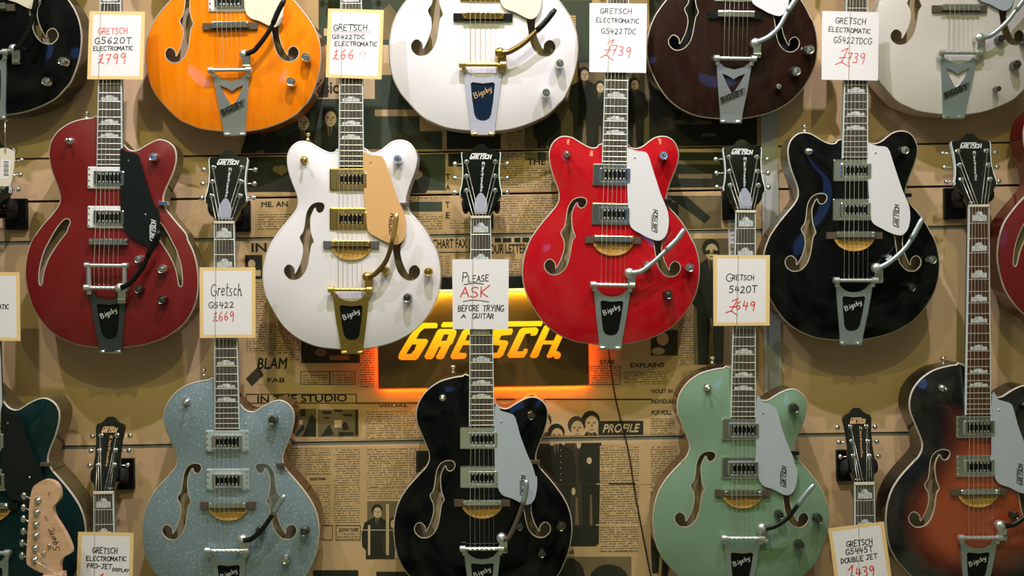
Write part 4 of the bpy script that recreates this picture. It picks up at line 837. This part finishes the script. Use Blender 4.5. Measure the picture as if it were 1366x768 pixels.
gs['C2'] = guitar('silver sparkle single-cutaway guitar with clear pickguard', 305.5, 571, -.2, 'single', .99, 'lacquer_sparkle', 'side_brown', bezel='bezel_grey', guard='guard_clear', lettering=None, clip='bridge_wood', bar='bridge_wood', knobs=((366.9, 557.9, 6.2, 'black_chrome'), (408.2, 706, 6.4, 'black_chrome'), (382.9, 743.1, 6.2), (349.1, 704.6, 5.8, 'black_chrome')), sw=(251.6, 535), button=(270.3, 498.5),
    arm=((326.6, 715.9), (339, 714), (354, 701), (365, 686), (376, 669), (385.7, 654)), armm='dark_metal', cardY=(356 - 571, 451 - 571), lean=2)
gs['C3'] = guitar('black single-cutaway guitar with grey pickguard below the lit sign', 642.9, 566.9, -.2, 'single', 1.0, 'lacquer_black', 'side_brown', knobs=((708.1, 551.9, 6.4, 'black_chrome'), (747.9, 699, 6.6, 'black_chrome'), (722.5, 735, 6.4, 'black_chrome'), (693.5, 699, 5.8, 'black_chrome')), sw=(590.9, 529.8), button=(604, 494.5), clip='bridge_wood',
    arm=((669.1, 714), (677, 714), (683.5, 703), (690.6, 686), (697, 667), (701, 650), (702, 634)), armm='bridge_wood', tipm='brushed', cover='cover_grey', cardY=(346 - 567, 439 - 567), lean=2)
gs['C4'] = guitar('sage green single-cutaway guitar with silver grey pickguard', 989.3, 555.4, .2, 'single', .985, 'lacquer_sage', 'side_brown', knobs=((1056, 542.8, 6.5, 'black_chrome'), (1088.3, 689.3, 6.5, 'black_chrome'), (1064.4, 724.3, 6.4, 'black_chrome'), (1037.2, 684, 5.8, 'black_chrome')), sw=(942, 516), button=(951.3, 482), arm=((1013.8, 700.9), (1029, 697), (1044, 687), (1055, 673), (1068, 654), (1079.4, 640)), armm='dark_metal', cardY=(340 - 555, 434 - 555), lean=2)
gs['C5'] = guitar('sunburst orange and black guitar at the lower right edge', 1300.5, 552, -.5, 'single', 1.0, 'lacquer_sunburst', 'side_black', wood='rosewood_red', guard='guard_silver', knobs=((1365, 540, 6.2, 'black_chrome'), (1347.8, 684, 5.5, 'black_chrome'), (1398, 688, 6), (1376, 724, 6)), sw=(1254.1, 516.5), button=(1261, 483), arm=((1328.1, 697), (1342, 695), (1355, 686), (1366, 674), (1378, 656), (1388, 640)), armm='dark_metal', cover='guard_black', lean=1.5)
gs['D1'] = guitar('black headstock with gold nameplate beside the dark green guitar', 145.6, 926, -.8, 'center', .98, 'lacquer_black', hw=.72, logom='letter_gold', cover='guard_black', depth=.046, guard='guard_black', lettering=None, lean=0, cardY=(710 - 925, 803 - 925))
gs['D2'] = guitar('black headstock with gold nameplate between the sage green and sunburst guitars', 1153.7, 914, -.8, 'center', .98, 'lacquer_black', hw=.72, logom='letter_gold', cover='guard_black', depth=.046, guard='guard_black', lettering=None, lean=0, cardY=(700 - 913, 797 - 913))

def maple_guitar():
    y = -.20; c = P(73, 765, y); k = K * (y - CAM.y) / D; t = thing('electric_guitar', 'pale maple headstock with six tuners in a row, in front of dark green guitar', 'guitar', c, 'electric guitars on the wall'); t.rotation_euler = (0, -ROLL, 0)
    q = zz(0, 500, 2.87, [(165, 408), (180, 400), (197, 398), (225, 408), (242, 432), (244, 465), (230, 488), (217, 503), (216, 522), (224, 545), (240, 572), (262, 612), (277, 650), (281, 672), (276, 683), (260, 690), (243, 703), (235, 722), (235, 748), (234, 762), (182, 757), (168, 752), (150, 745), (120, 726), (109, 708), (113, 640), (121, 560), (129, 480), (142, 428)])
    lp = spline([Vector(((x - 73) * k, -(yy - 765) * k)) for x, yy in q], .003)
    bm = bmesh.new(); plate(bm, [lp], -.007, .007); h = from_bm('headstock', bm, M('maple'), t)
    f = lambda u, v: Vector((((u / 2.87) - 73) * k, -((500 + v / 2.87) - 765) * k))
    for pu, pv, bu, bv in ((162, 475, 100, 460), (156, 520, 97, 505), (152, 565, 95, 548), (150, 608, 93, 595), (146, 656, 87, 640), (142, 700, 85, 688)):
        a, b = f(pu, pv), f(bu, bv); bm = bmesh.new(); lathe(bm, [(.0075, .0065), (.0075, .0085), (.005, .0095), (.0045, .016), (.003, .0165)], (a.x, 0, a.y), seg=14)
        tube(bm, [(a.x - .012, .002, a.y), (b.x, .002, b.y)], .0022, 8); r = bmesh.ops.create_uvsphere(bm, u_segments=12, v_segments=8, radius=1, matrix=Matrix.Translation((b.x, .002, b.y)) @ Matrix.Diagonal((.0062, .005, .0085, 1)))
        from_bm('tuner', bm, M('chrome'), h, True)
    for u, v in ((178, 675), (200, 648)):
        a = f(u, v); bm = bmesh.new(); lathe(bm, [(.004, .0065), (.004, .011), (.002, .0125)], (a.x, 0, a.y), seg=10); from_bm('string_guide', bm, M('chrome'), h, True)
    bm = bmesh.new(); letter(bm, 'Squier', f(240, 668), f(212, 588), .014, .0014, -.0073, .03, .3); letter(bm, 'b q', f(226, 592), f(190, 540), .005, .0005, -.0073); ribbon(bm, [f(203, 460), f(206, 445)], .0015, -.0073); from_bm('script', bm, M('letter_black'), h)
    d = (f(250, 900) - f(209, 760)).normalized(); d = Vector((.05, -1)).normalized(); n = Vector((-d.y, d.x)); a = f(209, 756)
    bm = bmesh.new(); plate(bm, [[a + n * .0205, a - n * .0205, a + d * .42 - n * .026, a + d * .42 + n * .026]], -.010, .012); from_bm('neck', bm, M('maple'), t)
    bm = bmesh.new(); plate(bm, [[a + n * .021 + d * .002, a - n * .021 + d * .002, a + d * .006 - n * .021, a + d * .006 + n * .021]], -.0125, -.009); from_bm('nut', bm, M('ivory'), t)
    for i in range(1, 20):
        s_ = .648 * (1 - 2 ** (-i / 12)) * .97; w = .021 + .0045 * s_ / .42; bm = bmesh.new(); p, r = a + d * s_ + n * w, a + d * s_ - n * w; tube(bm, [(p.x, -.0102, p.y), (r.x, -.0102, r.y)], .001, 6); from_bm('fret', bm, M('nickel_wire'), t)
    bm = bmesh.new(); c0 = a + d * .60; pts = [(-.11, .13), (-.07, .185), (-.03, .12), (.03, .11), (.08, .15), (.12, .12), (.11, .02), (.14, -.06), (.16, -.14), (.11, -.21), (.0, -.23), (-.1, -.22), (-.16, -.15), (-.13, -.05), (-.11, .03)]
    plate(bm, [spline([c0 + Vector(p) for p in pts], .01)], -.002, .04); from_bm('body', bm, M('lacquer_black'), t)
    zs = [(162, 475), (156, 520), (152, 565), (150, 608), (146, 656), (142, 700)]
    for i, (u, v) in enumerate(zs):
        p = f(u, v); q_ = a + d * .003 - n * (.017 - .0066 * (5 - i)) * -1; e = a + d * .62 + n * (.026 - .0104 * i)
        bm = bmesh.new(); tube(bm, [(p.x, -.013, p.y), (q_.x, -.0132, q_.y), (e.x, -.016, e.y)], .0003, 5); from_bm('string', bm, M('nickel_wire'), t)
maple_guitar()

# ------------------------------------------------------------------ hangers
def hanger(label, nx, ny, sc=1.0):
    yh = -.116 if sc == 1 else -.104
    p = P(nx, ny - (18 if sc == 1 else 13), yh); t = thing('guitar_hanger', label, 'hanger', (p.x, 0, p.z), 'wall hangers'); z = -.008
    bm = bmesh.new(); box(bm, -.026, .026, -.012, 0, z - .037, z + .037, .002); pl = from_bm('wall_plate', bm, M('black_plastic'), t)
    bm = bmesh.new(); box(bm, -.011, .011, -.074, -.010, z - .014, z + .014, .003); from_bm('arm', bm, M('black_plastic'), t)
    w = .036 if sc == 1 else .032
    bm = bmesh.new(); tube(bm, [(-w, yh + .010, 0), (-w, -.094, -.002), (-w * .7, -.080, -.006), (0, -.072, -.008), (w * .7, -.080, -.006), (w, -.094, -.002), (w, yh + .010, 0)], .0062, 10); from_bm('yoke', bm, M('dark_metal'), t, True)
    for s in (-1, 1):
        bm = bmesh.new(); tube(bm, [(s * w, yh + .034, -.001), (s * w, yh + .030, 0), (s * w, yh + .012, .002), (s * w, yh + .008, .003), (s * w, yh + .005, .004)], [.0055, .0082, .0082, .0082, .0055], 12, 1); bmesh.ops.scale(bm, vec=(1, 1, 2.1), verts=bm.verts); from_bm('padded_prong', bm, M('black_foam'), t, True)
for a in (('black wall hanger holding the silver sparkle guitar', 301.4, 297), ('black wall hanger behind the headstock above the ask notice', 641.3, 292), ('black wall hanger holding the sage green guitar', 992.5, 280), ('black wall hanger holding the sunburst guitar', 1303, 279), ('black wall hanger at the left edge holding the dark green guitar', -11, 294),
          ('black wall hanger under the gold-lettered headstock left of the silver guitar', 141.8, 651, .72), ('black wall hanger under the gold-lettered headstock right of the sage guitar', 1149.9, 639, .72)): hanger(*a)

# ------------------------------------------------------------------ cards tucked behind the lowest string
def card(label, g, corners, border, lines, lean=None):
    lean = LEANS[g] if lean is None else lean
    gx = gs[g]; cx = sum(c[0] for c in corners) / 4; cy = sum(c[1] for c in corners) / 4
    bpy.context.view_layer.update(); mw = gx.matrix_world
    y = -.15
    for _ in range(4):
        v = P(cx, cy, y); l = mw.inverted() @ v; Yd = -l.z / K
        y = (mw @ Vector((l.x, -.0192 - .0088 * (Yd + NUT) / (NUT + 100) - .0016, l.z))).y
    c = P(cx, cy, y); t = thing('price_card', label, 'card', c, 'handwritten cards on the necks'); t.rotation_euler = (math.radians(lean - .8), 0, 0)
    def q(px, py): v = P(px, py, y); return Vector((v.x - c.x, v.z - c.z))
    cs = [q(*p) for p in corners]; mid = sum(cs, Vector((0, 0))) / 4
    bm = bmesh.new(); plate(bm, [cs[::-1]], -.0003, .0002); from_bm('card', bm, M('card_white'), t)
    if border:
        inn = []
        for p in cs: d = mid - p; inn.append(p + Vector((math.copysign(.0085, d.x), math.copysign(.0075, d.y))))
        bm = bmesh.new(); plate(bm, [cs[::-1], inn], -.0004, -.0003); from_bm('coloured_border', bm, M('card_yellow'), t)
    for ln in lines:
        bm = bmesh.new(); col, w = ln[0], ln[1] * K * 1.22
        if ln[2] is None: ribbon(bm, spline([q(*p) for p in ln[3]], .004, False), w, -.0005); from_bm('underline', bm, M(col), t)
        else:
            (x0, y0), (x1, y1), h = ln[3]; letter(bm, ln[2], q(x0, y0), q(x1, y1), h * K, w, -.0005); from_bm('handwriting', bm, M(col), t)
LEANS.update(B1=.5, B2=2, B3=2, B4=2, C1=2, C2=2, C3=2, C4=2)
B, R, PR = 'ink_black', 'ink_red', 'ink_pale_red'
card('yellow-edged price card 799 on the neck of the dark red guitar', 'B1', ((119.3, 14.8), (193.4, 15.5), (191, 106), (116.5, 105.7)), True, [(R, .75, 'GRETSCH', ((131, 45.5), (169.5, 45), 7.6)), (B, 1.0, 'G5620T', ((126.5, 58.7), (175, 58), 8.2)), (B, .9, 'ELECTROMATIC', ((124.4, 67.6), (177.4, 67), 5.4)), (R, .95, '£799', ((131, 85), (168, 84.5), 12.5))])
card('yellow-edged price card 66 on the neck of the gold and white guitar', 'B2', ((437.9, 11.7), (512.1, 13.6), (508.8, 105.7), (434.3, 102.9)), True, [(B, .95, 'GRETSCH', ((445, 40.5), (489.5, 40.8), 7.6)), (B, .8, None, ((464, 33.2), (480, 33.5))), (R, .5, None, ((442, 42.6), (468, 42.4), (494, 43))), (B, .9, 'G5422TDC', ((443.3, 52), (486.6, 51.9), 5.3)), (B, .9, 'ELECTROMATIC', ((446.5, 61), (503, 61.8), 5.5)), (R, .95, '£66', ((443.6, 79.5), (472, 79), 12)), (PR, .8, '9', ((478, 78), (489, 78), 9))])
card('plain white price card 739 on the neck of the bright red guitar', 'B3', ((786.4, 4.5), (862.8, 5.2), (862, 97), (786.2, 95.8)), False, [(B, .85, 'GRETSCH', ((800.5, 18.4), (842, 18.6), 6.6)), (B, .85, 'ELECTROMATIC', ((795, 29.5), (851.8, 31.5), 5.6)), (B, .8, 'G5422TDC', ((802, 45), (848.4, 45.8), 7)), (R, .9, '£', ((800.5, 77), (818, 80), 27)), (R, .9, '739', ((815, 73.5), (841, 75.5), 12.5))])
card('plain white price card 739 on the neck of the black double-cutaway guitar', 'B4', ((1096.4, 14.8), (1172, 16.6), (1171.4, 107.3), (1096.2, 106)), False, [(B, .85, 'GRETSCH', ((1114, 31.5), (1154, 33), 7.5)), (B, .85, 'ELECTROMATIC', ((1105, 42), (1160.5, 45), 5.8)), (B, .8, 'G5422TDCG', ((1112, 57), (1162, 59.5), 8)), (R, .9, '£', ((1114, 86), (1134.5, 88), 25)), (R, .9, '739', ((1129, 83), (1153, 85), 13))])
card('yellow-edged price card 669 on the neck of the silver sparkle guitar', 'C2', ((266.5, 356.4), (341, 356.4), (340.7, 450.3), (266.5, 450.7)), True, [(B, .9, 'Gretsch', ((281.5, 395), (321, 394), 16)), (B, .9, 'G5422', ((278.6, 411), (312, 409.5), 7.5)), (R, .95, '£669', ((284.4, 429), (312.3, 427), 11.5))])
card('plain white notice reading please ask, in front of the lit sign', 'C3', ((603.3, 345.7), (678.8, 345.7), (678, 438.9), (603.9, 438.9)), False, [(B, 1.0, 'P', ((616.5, 376), (624, 376), 13)), (B, 1.0, 'LEASE', ((624.5, 376), (652, 375), 8.5)), (B, 1.0, None, ((619, 379.5), (633, 377.6), (645, 379))), (R, 1.3, 'ASK', ((614.3, 396.5), (651, 396), 13)), (B, .9, None, ((618, 402), (633, 400.2), (652, 402.5))), (B, 1.0, 'BEFORE', ((611, 415), (639, 414.5), 7.5)), (B, 1.0, 'TRYING', ((644, 415), (671.5, 415.3), 8)), (B, .95, 'A', ((615, 424), (621, 424), 5)), (B, .95, 'GUITAR', ((630, 424.5), (658.5, 425), 6.5))])
card('yellow-edged price card 649 on the neck of the sage green guitar', 'C4', ((951.2, 340), (1026.7, 340.2), (1026.8, 434), (951.8, 434.5)), True, [(B, .9, 'G', ((968.6, 375.5), (977, 375), 10)), (B, .9, 'RETSCH', ((977, 373.5), (1005.5, 373.5), 6.5)), (B, 1.05, '5420T', ((972.4, 390), (1008.6, 390.2), 8.5)), (R, 1.15, '£', ((968.5, 417), (984.5, 420), 23)), (R, 1.15, '649', ((981, 412.5), (1007.5, 413), 11))])
card('yellow-edged card cut by the left edge on dark green guitar neck', 'C1', ((-49, 362), (26.6, 363), (27, 454.7), (-49, 454)), True, [(B, .9, 'ELECTROMATIC', ((-35, 411), (11.5, 412), 5.5))])
card('yellow-edged card cut by the bottom edge on gold-lettered headstock guitar at left', 'D1', ((104, 709.3), (178.2, 710.6), (176.5, 803), (101.5, 802)), True, [(B, 1.0, 'GRETSCH', ((123.3, 737.5), (156, 738.5), 7.5)), (B, 1.0, 'ELECTROMATIC', ((115, 747.5), (168, 748), 5.6)), (B, 1.0, 'PRO-JET', ((116, 756.8), (148.5, 758.6), 6)), (B, .9, 'DISPLAY', ((150, 761), (171.5, 762.8), 4)), (R, 1.1, '£', ((124, 788), (136, 790), 26)), (R, 1.1, '599', ((136, 785), (160, 785), 13))], 0)
card('tilted yellow-edged price card 439 on gold-lettered headstock guitar at right', 'D2', ((1105, 704.7), (1179.3, 695.6), (1191.5, 787), (1116.5, 796)), True, [(B, 1.0, 'GRETSCH', ((1129.5, 729.5), (1163.5, 725.8), 7.5)), (B, 1.0, 'G5445T', ((1128.5, 740), (1164, 735.5), 7.5)), (B, 1.0, 'DOUBLE JET', ((1122, 751.5), (1170, 744.5), 6.5)), (R, 1.25, '£', ((1128, 782), (1144, 780), 27)), (R, 1.25, '439', ((1142, 770), (1167, 766.5), 12.5))], 0)
def swing_tag():
    c = P(9, 222, -.17); t = thing('swing_tag', 'beige paper tag dangling on a wire at the left edge', 'tag', c)
    f = lambda x, y: (lambda v: Vector((v.x - c.x, v.z - c.z)))(P(x, y, -.17))
    bm = bmesh.new(); plate(bm, [spline([f(*q) for q in ((-2, 199), (8, 197), (17, 201), (20, 208), (18, 228), (14, 246), (4, 248), (-6, 245), (-6, 205))], .004)], -.0006, .0006); from_bm('paper', bm, M('ivory'), t)
    bm = bmesh.new(); plate(bm, [[f(2, 212), f(15, 214), f(12, 239), f(0, 238)]], -.0008, -.0006); b = from_bm('barcode_sticker', bm, M('card_white'), t)
    bm = bmesh.new()
    for i in range(10): p = f(5 + .35 * (i % 2), 216 + i * 2); box(bm, p.x, p.x + .011, -.001, -.0008, p.y - .0008, p.y + (.0006 if i % 3 else .0012))
    from_bm('barcode', bm, M('print_black'), b)
    bm = bmesh.new(); a, d = f(7, 150), f(8, 203); tube(bm, [(a.x, .06, a.y), (a.x, -.002, a.y - .02), (d.x, -.002, d.y)], .0014, 6); from_bm('wire', bm, M('chrome'), t, True)
swing_tag()
